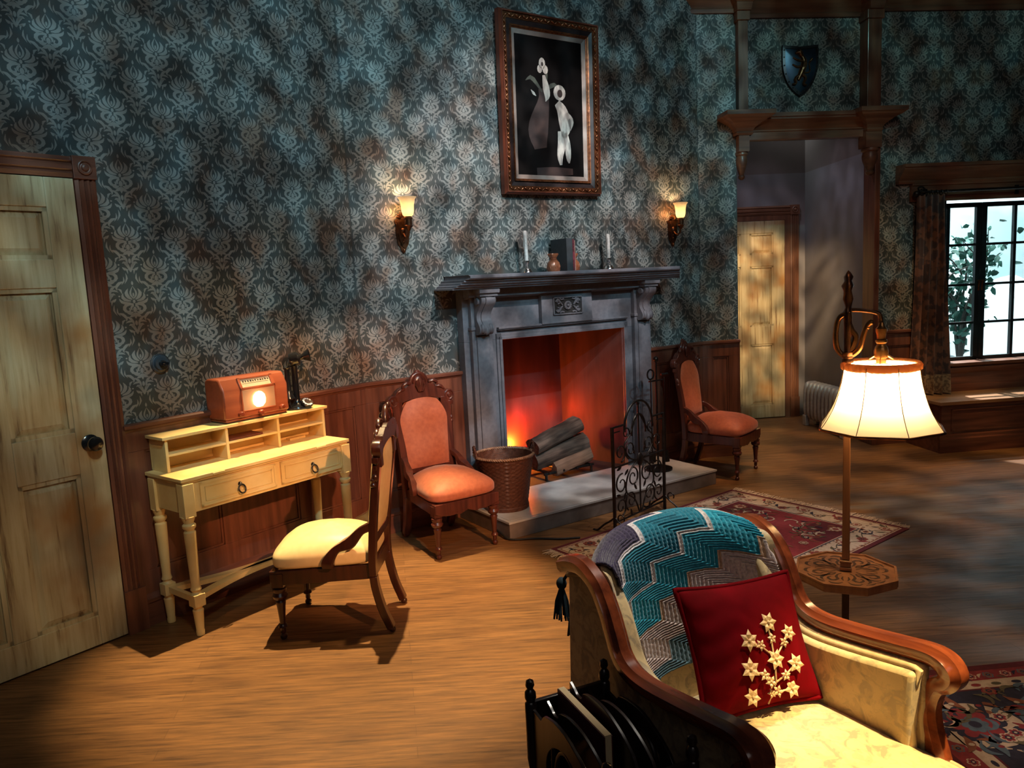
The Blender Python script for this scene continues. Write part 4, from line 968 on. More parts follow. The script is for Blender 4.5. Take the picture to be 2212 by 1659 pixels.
for a0 in (rad(158), rad(-22)):
    m = M()
    for k in (0, pi):
        m.tube([(.184 * cos(a0 + (q - .5) * .62) + .004 * cos(30 * q + k), .184 * sin(a0 + (q - .5) * .62), .330 + .062 * sin(pi * q) + .004 * sin(30 * q + k)) for q in np.linspace(0, 1, 25)], .0062, 6, up=(cos(a0), sin(a0), 0))
    obj('handle', m, M_WICKER, BK, smooth=60)

# ---------------------------------------------------------------- standing iron screen
SC = thing('fire_screen', 'black wrought iron scroll screen standing in front of the hearth', 'fire screen', (.742, 4.495, 0), math.atan2(.41, .375))
hw = .275
for s in (-hw, hw):
    m = M(); m.box(s - .008, s + .008, -.008, .008, .012, .635); obj('post', m, M_IRON, SC, bevel=.002)
    m = M(); f = cr([(s, -.005, .10), (s, -.035, .075), (s, -.075, .05), (s, -.125, .008), (s, -.155, .006)], 12); m.tube(f, .006, 6, up=(1, 0, 0))
    f = cr([(s, .005, .10), (s, .035, .075), (s, .075, .05), (s, .125, .008), (s, .155, .006)], 12); m.tube(f, .006, 6, up=(1, 0, 0))
    m.tube([(s, -.045 - .022 * cos(q), .105 + .020 * sin(q)) for q in np.linspace(-.6, 4.2, 14)], .0045, 6, up=(1, 0, 0)); obj('foot', m, M_IRON, SC)
m = M()
for s in (-1, 1): m.rod((s * hw, 0, .630), (s * .150, 0, .630), .006, 6); m.rod((s * hw, 0, .600), (s * .20, 0, .600), .004, 6)
m.tube([(.150 * cos(q), 0, .600 + .150 * sin(q)) for q in np.linspace(-.1, pi + .1, 27)], .007, 8, up=(0, 1, 0)); obj('frame', m, M_IRON, SC)
for z in (.395, .070): m = M(); m.rod((-hw, 0, z), (hw, 0, z), .006, 6); obj('cross_rail', m, M_IRON, SC)
m = M(); m.tube([(.075 * cos(q), 0, .560 + .110 * sin(q)) for q in np.linspace(-.1, pi + .1, 21)], .006, 8, up=(0, 1, 0)); obj('inner_arch', m, M_IRON, SC)
m = M()
def scroll(cx, cz, r, a0, turns, dirn=1, w=.0052):
    n = int(abs(turns) * 18) + 4
    m.tube([(cx + dirn * r * (1 - .72 * q) * cos(a0 + turns * 2 * pi * q), 0, cz + r * (1 - .72 * q) * sin(a0 + turns * 2 * pi * q)) for q in np.linspace(0, 1, n)], w, 6, up=(0, 1, 0), scale=[1 - .3 * i / n for i in range(n)])
for s in (-1, 1):
    scroll(s * .10, .165, .062, -1.0, 1.25, s); scroll(s * .205, .150, .055, -1.3, 1.2, -s); scroll(s * .075, .300, .060, 1.6, 1.25, s); scroll(s * .195, .285, .062, 1.4, 1.2, -s)
    scroll(s * .20, .470, .056, -1.4, 1.2, -s); scroll(s * .095, .470, .055, -1.2, 1.25, s); scroll(s * .135, .575, .040, -.8, 1.1, -s)
    m.tube(cr([(s * .012, 0, .07), (s * .06, 0, .16), (s * .15, 0, .23), (s * .12, 0, .33), (s * .02, 0, .395)], 20), .0052, 6, up=(0, 1, 0))
    m.tube(cr([(s * .012, 0, .395), (s * .10, 0, .42), (s * .16, 0, .50), (s * .10, 0, .56), (s * .012, 0, .67)], 20), .0050, 6, up=(0, 1, 0))
    for (lx, lz, an) in ((.05, .235, .6), (.14, .345, 2.2), (.165, .205, -.4), (.06, .455, .5), (.215, .38, 1.8), (.10, .09, .3), (.225, .22, 1.2)):
        T = Matrix.Translation((s * lx, 0, lz)) @ Matrix.Rotation(s * an, 4, 'Y'); m.ell((0, 0, 0), (.010, .004, .026), 8, 6, None) if False else m.lathe([(0, -.026), (.009, -.010), (.010, .004), (.006, .018), (0, .028)], 8, (0, 0, 0), T @ Matrix.Diagonal((1, .45, 1, 1)))
m.rod((0, 0, .07), (0, 0, .72), .0055, 6); m.ell((0, -.004, .395), (.030, .012, .042), 14, 8); m.ell((0, 0, .735), (.010, .010, .016), 10, 6)
obj('scrollwork', m, M_IRON, SC, smooth=60)

# ---------------------------------------------------------------- fire tools
FT = thing('fire_tools', 'dark iron fire tool stand with ring and ball handles right of the fireplace opening', 'fire tools', fb(2.05, -.33, .107), AB)
m = M(); m.lathe([(0, 0), (.10, 0), (.10, .012), (.07, .02), (.02, .035), (0, .035)], 24); obj('base', m, M_IRON, FT, smooth=40)
m = M(); m.rod((0, 0, .03), (0, 0, .78), .008, 8); m.ell((0, 0, .79), (.020, .020, .022), 12, 8); m.rod((-.07, 0, .64), (.07, 0, .64), .006, 6); obj('stand', m, M_IRON, FT)
for x in (-.065, .065):
    m = M(); m.rod((x, -.012, .12), (x, -.012, .66), .005, 6)
    if x < 0: m.tube([(x + .030 * cos(q), -.012, .69 + .034 * sin(q)) for q in np.linspace(0, 2 * pi, 21)[:-1]], .006, 6, True, (0, 1, 0)); m.box(x - .03, x + .03, -.016, -.008, .06, .14)
    else: m.rod((x - .03, -.012, .68), (x + .035, -.012, .68), .008, 8); m.lathe([(.0, .05), (.028, .05), (.018, .13), (0, .13)], 10, (x, -.012, .0))
    obj('tool', m, M_IRON, FT)

# ---------------------------------------------------------------- things on the mantel
def candlestick(s, n_, h, lab):
    t = thing('candlestick', lab, 'candlestick', fb(s, n_, 1.537), AB, 'silver candlesticks on the mantel')
    m = M(); m.lathe([(0, 0), (.034, 0), (.034, .006), (.030, .012), (.024, .026), (.012, .032), (.009, .036), (.012, .044), (.009, .050), (.013, .058), (.016, .066), (.016, .078), (0, .078)], 8 if False else 20); obj('holder', m, M_SILVER, t, smooth=40)
    return t
def candle(s, n_, h, lab, lean=0):
    m = M(); m.lathe([(0, 0), (.0125, 0), (.0125, h * .5), (.0135, h * .8), (.0125, h - .006), (.006, h), (0, h)], 16, (0, 0, 0), None, 0, lambda a, z: 1 + .05 * sin(3 * a + 20 * z))
    for k, (a, z0, L) in enumerate(((.4, .9, .35), (2.1, .95, .5), (4.0, .85, .25))): m.tube([(.0135 * cos(a), .0135 * sin(a), h * z0 - q * h * L) for q in (0, .5, 1)], .003, 6, scale=[.6, 1, 1.2])
    o = obj('candle', m, M_WHITEWAX, smooth=50, loc=fb(s, n_, 1.613), rotz=AB); o.rotation_euler = (0, rad(lean), AB)
    return tag(o, lab, 'candle', 'white candles on the mantel')
for s, n_, h, lean, w_ in ((1.148, -.10, .195, -1.5, 'left of the bound books'), (1.848, -.10, .168, -1, 'towards the right end of the mantel')):
    candlestick(s, n_, h, 'small silver candlestick ' + w_); candle(s, n_, h, 'white dripped candle in the silver holder ' + w_, lean)
def book(name, x0, x1, y0, y1, h, cover, lab, lean=0):
    t = thing('book', lab, 'book', fb((x0 + x1) / 2, (y0 + y1) / 2, 1.537), AB, 'books standing on the mantel')
    w_, d = (x1 - x0) / 2, (y1 - y0) / 2
    m = M(); m.box(-w_, -w_ + .004, -d, d, 0, h); m.box(w_ - .004, w_, -d, d, 0, h); m.box(-w_, w_, -d, -d + .004, 0, h); obj('cover', m, cover, t, smooth=0, bevel=.001)
    m = M(); m.box(-w_ + .004, w_ - .004, -d + .004, d - .004, .004, h - .005); obj('page_block', m, M_PAPER, t, smooth=0)
    return t
book('book', 1.400, 1.452, -.20, -.03, .212, M_NAVY, 'tall dark navy bound book beside the copper pouch on the mantel')
b2 = book('book', 1.453, 1.492, -.17, -.03, .208, M_MAROON, 'dark maroon book standing between the navy book and the pale one')
m = M()
for z in (.03, .05, .145, .165, .185): m.box(-.0198, .0198, -.0712, -.070, z, z + .004)
m.box(-.0199, .0199, -.0714, -.070, .07, .125); obj('spine_label', m, simple('red_spine_label', (.17, .03, .045), (.12, .02, .03), 50, .5), b2, smooth=0)
book('book', 1.493, 1.506, -.16, -.03, .200, simple('pale_pink_cover', (.45, .27, .22), (.36, .2, .17), 50, .6), 'thin pale pink book at the right of the mantel books')
def pouch(s, n_, lab, k=1.0):
    t = thing('bookend', lab, 'bookend', fb(s, n_, 1.537), AB, 'copper brown pouch bookends')
    m = M(); m.lathe([(0, 0), (.040, 0), (.047, .012), (.048, .035), (.044, .058), (.030, .072), (.020, .080), (.022, .088), (0, .09)], 22, (0, 0, 0), Matrix.Diagonal((1, .75, 1, 1)), 0, lambda a, z: 1 + .05 * sin(7 * a + 40 * z))
    for q in range(16): a = q * .9; m.ell((.043 * cos(a), .032 * sin(a), .018 + .003 * (q % 9)), (.008, .008, .010), 8, 5)
    obj('pouch', m, M_BRONZEPOUCH, t, smooth=50)
    m = M(); m.lathe([(0, .08), (.018, .082), (.026, .094), (.038, .112), (.034, .118), (.012, .104), (0, .10)], 20, (0, 0, 0), Matrix.Diagonal((1, .7, 1, 1)), 0, lambda a, z: 1 + .14 * sin(5 * a)); m.tube([(.024 * cos(q), .018 * sin(q), .080) for q in np.linspace(0, 2 * pi, 17)[:-1]], .004, 6, True, (0, 0, 1)); obj('ruffle', m, M_BRONZEPOUCH, t, smooth=50)
pouch(1.335, -.14, 'copper brown tied pouch ornament left of the mantel books'); pouch(1.552, -.075, 'copper brown pouch ornament half hidden right of the mantel books')

# ---------------------------------------------------------------- wall sconces
def sconce(s, lab):
    t = thing('wall_sconce', lab, 'wall lamp', fb(s, 0, 1.69), AB, 'bronze wall sconces beside the painting')
    m = M(); out = [(0, 0), (.012, .008), (.020, .030), (.034, .050), (.040, .080), (.042, .15), (.040, .165), (.048, .176), (.050, .188), (.034, .196), (.024, .20), (.020, .214), (.010, .222), (0, .224)]
    poly = out + [(-x, z) for x, z in out[-2:0:-1]]
    m.prism(poly, -.012, -.001, 'xz'); m.prism([(x * .72, .03 + (z - .0) * .80) for x, z in poly], -.018, -.010, 'xz')
    m.ell((0, -.018, .125), (.018, .014, .022), 12, 8); m.ell((0, -.016, .012), (.010, .010, .014), 10, 6)
    for k in range(7):
        a = (k - 3) * .42; m.ell((.026 * sin(a), -.018, .198 + .024 * cos(a)), (.006, .008, .017), 8, 5, Matrix.Rotation(a, 3, 'Y'))
    for z in (.06, .085): m.ell((0, -.018, z), (.007, .006, .007), 8, 5)
    obj('backplate', m, M_DKBRASS, t, smooth=40)
    m = M(); m.tube(cr([(0, -.015, .120), (.0, -.05, .085), (.0, -.085, .098), (.0, -.095, .140)], 16), .007, 8, up=(1, 0, 0)); m.ell((0, -.06, .083), (.012, .012, .010), 10, 6); obj('arm', m, M_DKBRASS, t, smooth=60)
    m = M(); m.lathe([(0, .120), (.008, .122), (.018, .140), (.025, .146), (.027, .150), (.022, .154), (.022, .186), (.026, .190), (.026, .197), (.020, .200), (.020, .205), (0, .205)], 22, (0, -.095, 0)); obj('socket', m, M_DKBRASS, t, smooth=40)
    m = M(); m.lathe([(.020, .204), (.030, .212), (.036, .235), (.038, .270), (.044, .300), (.054, .314), (.052, .316), (.042, .302), (.036, .270), (.034, .236), (.028, .215), (.018, .207)], 40, (0, -.095, 0), None, 0, lambda a, z: 1 + (.05 * sin(8 * a) * max(0, (z - .27) / .045) if z > .27 else 0)); obj('glass_shade', m, M_FROST, t, smooth=60, label='frosted tulip glass shade')
    m = M(); m.lathe([(0, .205), (.010, .206), (.018, .225), (.020, .240), (.014, .256), (0, .262)], 14, (0, -.095, 0)); obj('bulb', m, M_SBULB, t, smooth=60)
    point('sconce_lamp', fb(s, -.095, 1.69 + .285), 4.0, (1.0, .62, .30), .015)
    point('sconce_lamp', fb(s - .055, -.05, 1.69 + .245), .55, (1.0, .38, .12), .015)
sconce(.320, 'lit bronze sconce with tulip glass, on the wallpaper left of the painting')
sconce(2.570, 'lit bronze sconce with tulip glass, at the right end above the mantel')

# ---------------------------------------------------------------- framed painting (leans off the wall at the top)
PT = thing('framed_painting', 'tall gilt framed dark oil painting with pale shapes above the mantel', 'painting', fb(1.440, -.002, 2.045), AB)
PT.rotation_euler = Euler((rad(1.2), 0, AB), 'XYZ')
W_, H_ = .80, 1.125
def frame_ring(m, i0, i1, y0, y1, yo=-.004):
    """band of the frame between inset i0 and i1, front face from y0 (outer) to y1 (inner)."""
    a = [(-W_ / 2 + i0, i0), (W_ / 2 - i0, i0), (W_ / 2 - i0, H_ - i0), (-W_ / 2 + i0, H_ - i0)]; b = [(-W_ / 2 + i1, i1), (W_ / 2 - i1, i1), (W_ / 2 - i1, H_ - i1), (-W_ / 2 + i1, H_ - i1)]
    vs = [(x, y0, z) for x, z in a] + [(x, y1, z) for x, z in b] + [(x, yo, z) for x, z in a] + [(x, yo, z) for x, z in b]
    fs = []
    for k in range(4): q = (k + 1) % 4; fs += [(k, q, 4 + q, 4 + k), (q, k, 8 + k, 8 + q), (4 + k, 4 + q, 12 + q, 12 + k)]
    m.add(vs, fs)
m = M(); frame_ring(m, 0, .012, -.045, -.060); frame_ring(m, .012, .018, -.066, -.066); obj('outer_moulding', m, wood('frame_red_wood', (.20, .05, .025), (.10, .024, .012), 5, 'z', .35, .3), PT, smooth=0)
m = M(); frame_ring(m, .018, .052, -.056, -.050); rs = np.random.RandomState(2)
def leafrow(p0, p1, n):
    for k in range(n):
        t = (k + .5) / n; x = p0[0] + (p1[0] - p0[0]) * t; z = p0[1] + (p1[1] - p0[1]) * t; an = math.atan2(p1[1] - p0[1], p1[0] - p0[0]) + (.6 if k % 2 else -.6)
        m.lathe([(0, -.020), (.008, -.006), (.008, .006), (0, .020)], 6, (x, -.056, z), Matrix.Rotation(-an + pi / 2, 4, 'Y') @ Matrix.Diagonal((1, 1.0, 1, 1)))
e = .035; q = [(-W_ / 2 + e, e), (W_ / 2 - e, e), (W_ / 2 - e, H_ - e), (-W_ / 2 + e, H_ - e)]
for k, n in ((0, 26), (1, 36), (2, 26), (3, 36)): leafrow(q[k], q[(k + 1) % 4], n)
obj('carved_band', m, M_GILT, PT, smooth=60)
m = M(); frame_ring(m, .052, .084, -.046, -.034); obj('dark_band', m, M_FRAMEDK, PT, smooth=0)
m = M(); frame_ring(m, .084, .094, -.048, -.044); frame_ring(m, .094, .100, -.038, -.034); obj('inner_moulding', m, M_GILT, PT, smooth=0)
m = M(); frame_ring(m, .100, .128, -.030, -.022); obj('liner', m, M_LINER, PT, smooth=0)
m = M(); m.box(-W_ / 2 + .127, W_ / 2 - .127, -.018, -.006, .127, H_ - .127); cv = obj('canvas', m, M_PAINTDK, PT, smooth=0)
# a plain still life: pale blooms over a dark vase, a white cloth below
def daub(name, shapes, mat, y):
    m = M()
    for s_ in shapes:
        v, f = s_; m.add([(a, y, b) for a, b in v], [tuple(reversed(t)) for t in f])
    obj(name, m, mat, cv, smooth=0)
daub('painted_vase', [stroke([(-.085, .30), (-.10, .42), (-.05, .60), (-.06, .68)], [.10, .16, .09, .06], 14), stroke([(-.12, .15), (.02, .155), (.18, .16)], [.05, .06, .04], 8)], M_PAINTMID, -.0186)
daub('painted_leaf', [stroke([(-.06, .66), (-.14, .74), (-.19, .72)], [.01, .03, .0]), stroke([(-.05, .68), (-.02, .76), (-.04, .86)], [.01, .02, .0]), stroke([(-.05, .66), (.03, .71), (.08, .70)], [.01, .03, .0])], M_PAINTLEAF, -.0189)
daub('painted_bloom', [disc((-.055, .835), .026, .038, 12), disc((-.030, .80), .022, .028, 10), disc((-.075, .80), .02, .026, 10), stroke([(-.045, .765), (-.03, .70), (-.02, .64), (-.035, .60)], [.02, .05, .045, .0], 10), disc((.082, .665), .050, .050, 18), stroke([(-.15, .665), (-.13, .645), (-.11, .63)], [.0, .02, .0])], M_PAINTPALE, -.0192)
daub('painted_bloom_heart', [disc((.085, .66), .022, .026, 12), disc((-.054, .832), .009, .014, 10)], M_PAINTMID, -.0196)
daub('painted_cloth', [stroke([(.06, .60), (.10, .55), (.125, .46), (.11, .38)], [.05, .085, .10, .04], 12), stroke([(.085, .42), (.09, .34), (.075, .26), (.08, .20)], [.05, .065, .05, .02], 10), stroke([(.12, .41), (.14, .33), (.145, .25), (.15, .215)], [.04, .05, .04, .01], 10), stroke([(.13, .54), (.17, .49), (.165, .43)], [.03, .05, .01], 8)], M_PAINTPALE, -.0192)
m = M(); m.tube(cr([fb(.60, -.40, .03), fb(.575, -.52, .02), fb(.578, -.622, .008), fb(.70, -.70, .006), fb(.80, -.80, .006), fb(.9, -.86, .006)], 24), .006, 8, up=(0, 0, 1)); o = obj('power_cord', m, M_BLACKMATT, smooth=60); tag(o, 'black power cord on the floor between the hearth corner and the rug fringe', 'cord')

# ---------------------------------------------------------------- armchair (local: x across, -y forward)
AR = rad(27.15); AO = (.394, 2.054, 0)
AC_ = thing('armchair', 'low gold brocade armchair with polished rosewood arm rails, red pillow on it', 'armchair', AO, AR)
RAIL = [(-.035, .742), (.015, .760), (.065, .764), (.125, .738), (.165, .688), (.190, .640), (.215, .592), (.255, .566), (.32, .560), (.42, .571), (.53, .588), (.60, .598), (.640, .592), (.657, .570), (.645, .545), (.618, .525), (.603, .475), (.609, .42), (.632, .35), (.640, .30)]
HX = .294
rp = cr(RAIL, 90)
for s in (-1, 1):
    sec = [(-.020, -.020), (-.010, -.026), (.008, -.026), (.012, -.018), (.020, -.012), (.020, .012), (.012, .018), (.008, .026), (-.010, .026), (-.020, .020)]
    sc = []
    for i in range(90):
        t = i / 89; k = 1.0 if t < .5 else 1 + .25 * math.exp(-((t - .66) / .07) ** 2); sc.append((k, k))
    m = M(); m.sweep([(s * HX, -p[0], p[1]) for p in rp], [(-a, b) for a, b in sec], (1, 0, 0), False, sc)
    obj('arm_rail', m, M_ROSEWOOD, AC_, smooth=40)
    # outer upholstered side, under the rail
    k0 = [p for p in rp if p[0] < .61][:74]
    m = M(); poly = [(-p[0], p[1] - .022) for p in k0 if p[1] > .40] + [(-.605, .20), (.06, .20)]
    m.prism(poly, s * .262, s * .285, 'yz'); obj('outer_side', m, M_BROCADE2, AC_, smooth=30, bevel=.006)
    m = M(); poly = [(-p[0], p[1] - .030) for p in k0 if p[0] > .07 and p[1] > .52] + [(-.585, .30), (-.05, .30)]
    m.prism(poly, s * .220, s * .264, 'yz'); obj('inner_side', m, M_BROCADE, AC_, smooth=30, bevel=.016)
    m = M(); q_ = [(s * .246, -p[0], p[1] - .026) for p in k0 if p[0] > .24 and p[1] > .52]
    q_ += [(s * .246, -.588, .50), (s * .246, -.588, .44), (s * .246, -.596, .36)]
    m.tube(q_, .0085, 8, up=(1, 0, 0)); m.tube([(s * .286, -p[0] * .985, p[1] - .034) for p in k0 if p[1] > .54], .007, 8, up=(1, 0, 0)); obj('piping', m, M_PIPING, AC_, smooth=60)
def ztop(x): return .757 + .050 * (1 - (x / .285) ** 2)
def back_prof(x, n=46, off=0.0):
    zt = ztop(x); c = .115 * abs(x / .27) ** 3.2
    P = [(-.010, .20), (-.045, .45), (-.062, .66), (-.050, zt - .028), (-.012, zt), (.030, zt - .022), (.055, .66), (.080, .56), (.108, .45), (.135, .36), (.145, .30)]
    q = cr([(a + c, b) for a, b in P], n)
    if off:
        o = []
        for i, p in enumerate(q):
            a, b = q[max(i - 1, 0)], q[min(i + 1, n - 1)]; t = np.array([b[0] - a[0], b[1] - a[1]]); t /= np.hypot(*t); o.append(np.array([p[0] - t[1] * off, p[1] + t[0] * off]))
        q = o
    return q
xs = np.linspace(-.272, .272, 29)
prof = [back_prof(x) for x in xs]
m = M(); m.add([(x, -p[0], p[1]) for x, P in zip(xs, prof) for p in P], [(i * 46 + j, i * 46 + j + 1, (i + 1) * 46 + j + 1, (i + 1) * 46 + j) for i in range(28) for j in range(45)] + [tuple(range(46))[::-1], tuple(range(28 * 46, 29 * 46))])
obj('backrest', m, M_BROCADE, AC_, smooth=60)
def cush(u, v):
    a = 2 * pi * u; b = -pi / 2 + pi * v; sg = lambda q, e: math.copysign(abs(q) ** e, q)
    X = sg(cos(b), .35) * sg(cos(a), .28); Y = sg(cos(b), .35) * sg(sin(a), .28); f = .435 + .310 * Y
    hw = .238 + .090 * max(0, (f - .20) / .54) ** 1.3
    z = .322 + .052 * sg(sin(b), .55) + .030 * (1 - X ** 4) * (1 - Y ** 4) * max(0, sin(b)) + .004 * sin(9 * X + 5 * Y) * max(0, sin(b))
    return (hw * X, -f, z)
m = M(); m.grid(cush, 80, 27, True); sc_ = obj('seat_cushion', m, M_BROCADE, AC_, smooth=60)
m = M(); m.tube([(cush(u, .62)[0] * 1.006, -.435 + (cush(u, .62)[1] + .435) * 1.006, .352) for u in np.linspace(0, 1, 81)[:-1]], .0065, 8, True, (0, 0, 1)); obj('piping', m, M_PIPING, sc_, smooth=60)
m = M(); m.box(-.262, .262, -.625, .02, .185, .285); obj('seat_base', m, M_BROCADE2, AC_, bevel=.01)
m = M(); m.box(-.280, .280, -.640, .03, .160, .190); obj('seat_rail', m, M_ROSEWOOD, AC_, bevel=.004)
for s in (-1, 1):
    m = M(); m.sweep(cr([(s * .262, -.610, .175), (s * .275, -.635, .11), (s * .272, -.640, .05), (s * .280, -.655, .0)], 12), [(-.02, -.02), (.02, -.02), (.02, .02), (-.02, .02)], (1, 0, 0), False, [1.2 - .05 * i for i in range(12)]); obj('leg', m, M_ROSEWOOD, AC_, smooth=30, bevel=.003)
    m = M(); m.sweep([(s * .255, .0, .18), (s * .262, .04, .09), (s * .270, .085, .0)], [(-.018, -.018), (.018, -.018), (.018, .018), (-.018, .018)], (1, 0, 0)); obj('leg', m, M_ROSEWOOD, AC_, smooth=30, bevel=.003)

# ---------------------------------------------------------------- crochet blanket over the back
def surf(x, nb=300):
    q = np.array(back_prof(x, nb, .007)); d = np.r_[0, np.cumsum(np.hypot(*np.diff(q, axis=0).T))]; k = int(np.argmax(q[:, 1])); return q, d - d[k]
NU, NV = 150, 520
v0, v1 = -.33, .40
XS = np.linspace(-.30, .30, 61); TAB = [surf(x) for x in XS]
def tri(a, p=.150): t = (a / p) % 1.0; return (abs(2 * t - 1) - .5) * .5 * p
VS = []; UV = []
VV = np.linspace(v0, v1, NV)
tabF = np.array([[np.interp(VV, d, q[:, 0]) for q, d in TAB], [np.interp(VV, d, q[:, 1]) for q, d in TAB]])   # 2,61,NV
tang = np.gradient(tabF, axis=2); ln = np.hypot(tang[0], tang[1]); NF = -tang[1] / ln; NZ = tang[0] / ln
for j, v in enumerate(VV):
    t = max(0, v) / v1; xl = -.268 + .125 * t + .012 * sin(9 * v); xr = .235 + .055 * t + .008 * sin(13 * v)
    for i in range(NU):
        x = xl + (xr - xl) * i / (NU - 1); g = (np.clip(x, -.2999, .2999) + .30) / .01; k = int(min(g, 59)); h = g - k
        F = tabF[0, k, j] * (1 - h) + tabF[0, k + 1, j] * h; Z = tabF[1, k, j] * (1 - h) + tabF[1, k + 1, j] * h
        nf = NF[k, j]; nz = NZ[k, j]
        vk = 2.1 * v; a = (x - vk) / 1.4142; w_ = (x + vk) / 1.4142 - tri(a)
        e = min(i, NU - 1 - i) / (NU - 1); lift = .007 + .0068 * abs(sin(pi * w_ / .0189)) ** .7 + .010 * (sin(5 * x + 14 * v) + 1) * .5 * min(1, e * 8)
        VS.append((x, -(F + nf * lift), Z + nz * lift)); UV.append((x, .328 + .94 * (w_ + .042)))
fs = [(j * NU + i, (j + 1) * NU + i, (j + 1) * NU + i + 1, j * NU + i + 1) for j in range(NV - 1) for i in range(NU - 1)]
BL = thing('crochet_blanket', 'teal purple and cream zigzag crochet blanket draped over the back of the gold armchair', 'blanket', AO, AR)
m = M(); m.add(VS, fs); o = obj('blanket_cloth', m, M_BLANKET, BL, smooth=80)
ul = o.data.uv_layers.new(name='UVMap'); li = np.zeros(len(o.data.loops), int); o.data.loops.foreach_get('vertex_index', li); ul.data.foreach_set('uv', np.array(UV)[li].ravel())
sd = o.modifiers.new('thick', 'SOLIDIFY'); sd.thickness = .006; sd.offset = -1
for (x, y, z, L) in ((-.272, .095, .66, .10), (-.225, .105, .60, .11)):
    m = M(); m.rod((x + .015, y - .03, z + .05), (x, y, z), .005, 6); m.ell((x, y, z), (.015, .015, .018), 10, 6); rs = np.random.RandomState(int(L * 100))
    for k in range(26):
        a = rs.rand() * 6.28; r = .010 + .016 * rs.rand(); m.tube([(x, y, z), (x + r * .7 * cos(a), y + r * .7 * sin(a), z - L * .5), (x + r * cos(a), y + r * sin(a), z - L * (.85 + .2 * rs.rand()))], .0028, 5)
    obj('tassel', m, M_TEALYARN, BL, smooth=60, label='dark teal tassel')

# ---------------------------------------------------------------- red pillow
pc = Vector((.048, -.278, .552)); up = Vector((.091, .439, .894)).normalized(); rt = Vector((.994, -.099, -.053)); rt = (rt - up * rt.dot(up)).normalized(); nn = rt.cross(up).normalized()
if nn.y > 0: nn = -nn
def pil(a, b, side):
    e = (1 - abs(a) ** 2.6) * (1 - abs(b) ** 2.6); h = .064 * max(e, 0) ** .55
    pin = 1 - .085 * (1 - abs(a) ** 2) * abs(b) ** 1 * 0
    x = .176 * a * (1 - .075 * (1 - b * b)); y = .158 * b * (1 - .075 * (1 - a * a))
    wr = .0022 * sin(16 * b + 7 * a + 3 * sin(5 * a)) * (max(0, -a * .9 + .15) + max(0, -b - .2)) * e ** .3
    return pc + rt * x + up * y + nn * (side * h + (wr if side > 0 else 0) )
PL = thing('pillow', 'dark red velvet pillow with gold flower applique, leaning in the gold armchair', 'pillow', AO, AR)
m = M(); m.grid(lambda u, v: pil(2 * u - 1, 2 * v - 1, 1), 61, 61); m.grid(lambda u, v: pil(1 - 2 * u, 2 * v - 1, -1), 31, 31); obj('cover', m, M_RED, PL, smooth=80)
ed = [(t, -1) for t in np.linspace(-1, 1, 30)] + [(1, t) for t in np.linspace(-1, 1, 30)[1:]] + [(t, 1) for t in np.linspace(1, -1, 30)[1:]] + [(-1, t) for t in np.linspace(1, -1, 30)[1:-1]]
m = M(); m.tube([pil(a, b, 0) for a, b in ed], .0068, 8, True, tuple(nn)); obj('piping', m, M_RED, PL, smooth=60)
def on(a, b, d=.004): return pil(a, b, 1) + nn * d
def flower(a, b, r, n, rot):
    m = M(); c = on(a, b)
    for k in range(n):
        an = rot + 2 * pi * k / n; d = rt * cos(an) + up * sin(an); q = rt * -sin(an) + up * cos(an)
        m.add([c + nn * .003, c + d * r * .5 + q * r * .28 + nn * .005, c + d * r + nn * .003, c + d * r * .5 - q * r * .28 + nn * .005, c + d * r * .5 + nn * .0075], [(0, 4, 1), (1, 4, 2), (2, 4, 3), (3, 4, 0)])
    m.ell(c + nn * .006, (r * .16,) * 3, 8, 5); obj('flower', m, M_APPLIQUE, PL, smooth=0)
TLx, TRx, BRx, BLx = (1463, 1290), (1690, 1252), (1770, 1500), (1520, 1560)
def ab(px, py):
    a = b = 0.0
    for _ in range(30):
        f = lambda a, b: np.array([((1 - a) * (1 + b) * TLx[i] + (1 + a) * (1 + b) * TRx[i] + (1 + a) * (1 - b) * BRx[i] + (1 - a) * (1 - b) * BLx[i]) / 4 for i in (0, 1)])
        e = f(a, b) - np.array([px, py]); J = np.array([(f(a + .01, b) - f(a, b)) / .01, (f(a, b + .01) - f(a, b)) / .01]).T; d = np.linalg.solve(J, e); a -= d[0]; b -= d[1]
    return a, b
for k, (px, py, r, n) in enumerate(((1647, 1358, .026, 6), (1695, 1379, .022, 6), (1605, 1397, .027, 6), (1630, 1406, .015, 5), (1655, 1392, .014, 5), (1683, 1399, .014, 5), (1664, 1435, .026, 6), (1713, 1441, .025, 6), (1609, 1456, .028, 6), (1641, 1468, .016, 5), (1657, 1481, .017, 5), (1690, 1467, .015, 5), (1712, 1493, .024, 6), (1624, 1512, .024, 6), (1679, 1500, .016, 5), (1667, 1505, .013, 5))):
    flower(*ab(px - 30, py), r * 1.0, n, k * .7)
m = M()
for st in ([(1675, 1526), (1672, 1480), (1664, 1440), (1655, 1395), (1647, 1362)], [(1664, 1435), (1683, 1402), (1695, 1382)], [(1660, 1428), (1632, 1408), (1608, 1398)], [(1672, 1482), (1692, 1465), (1713, 1444)], [(1671, 1486), (1642, 1468), (1612, 1458)], [(1673, 1505), (1694, 1498), (1712, 1493)]):
    m.tube([on(*ab(p[0] - 30, p[1]), .004) for p in st], .0022, 6, up=tuple(nn))
obj('stem', m, M_APPLIQUE, PL, smooth=60)

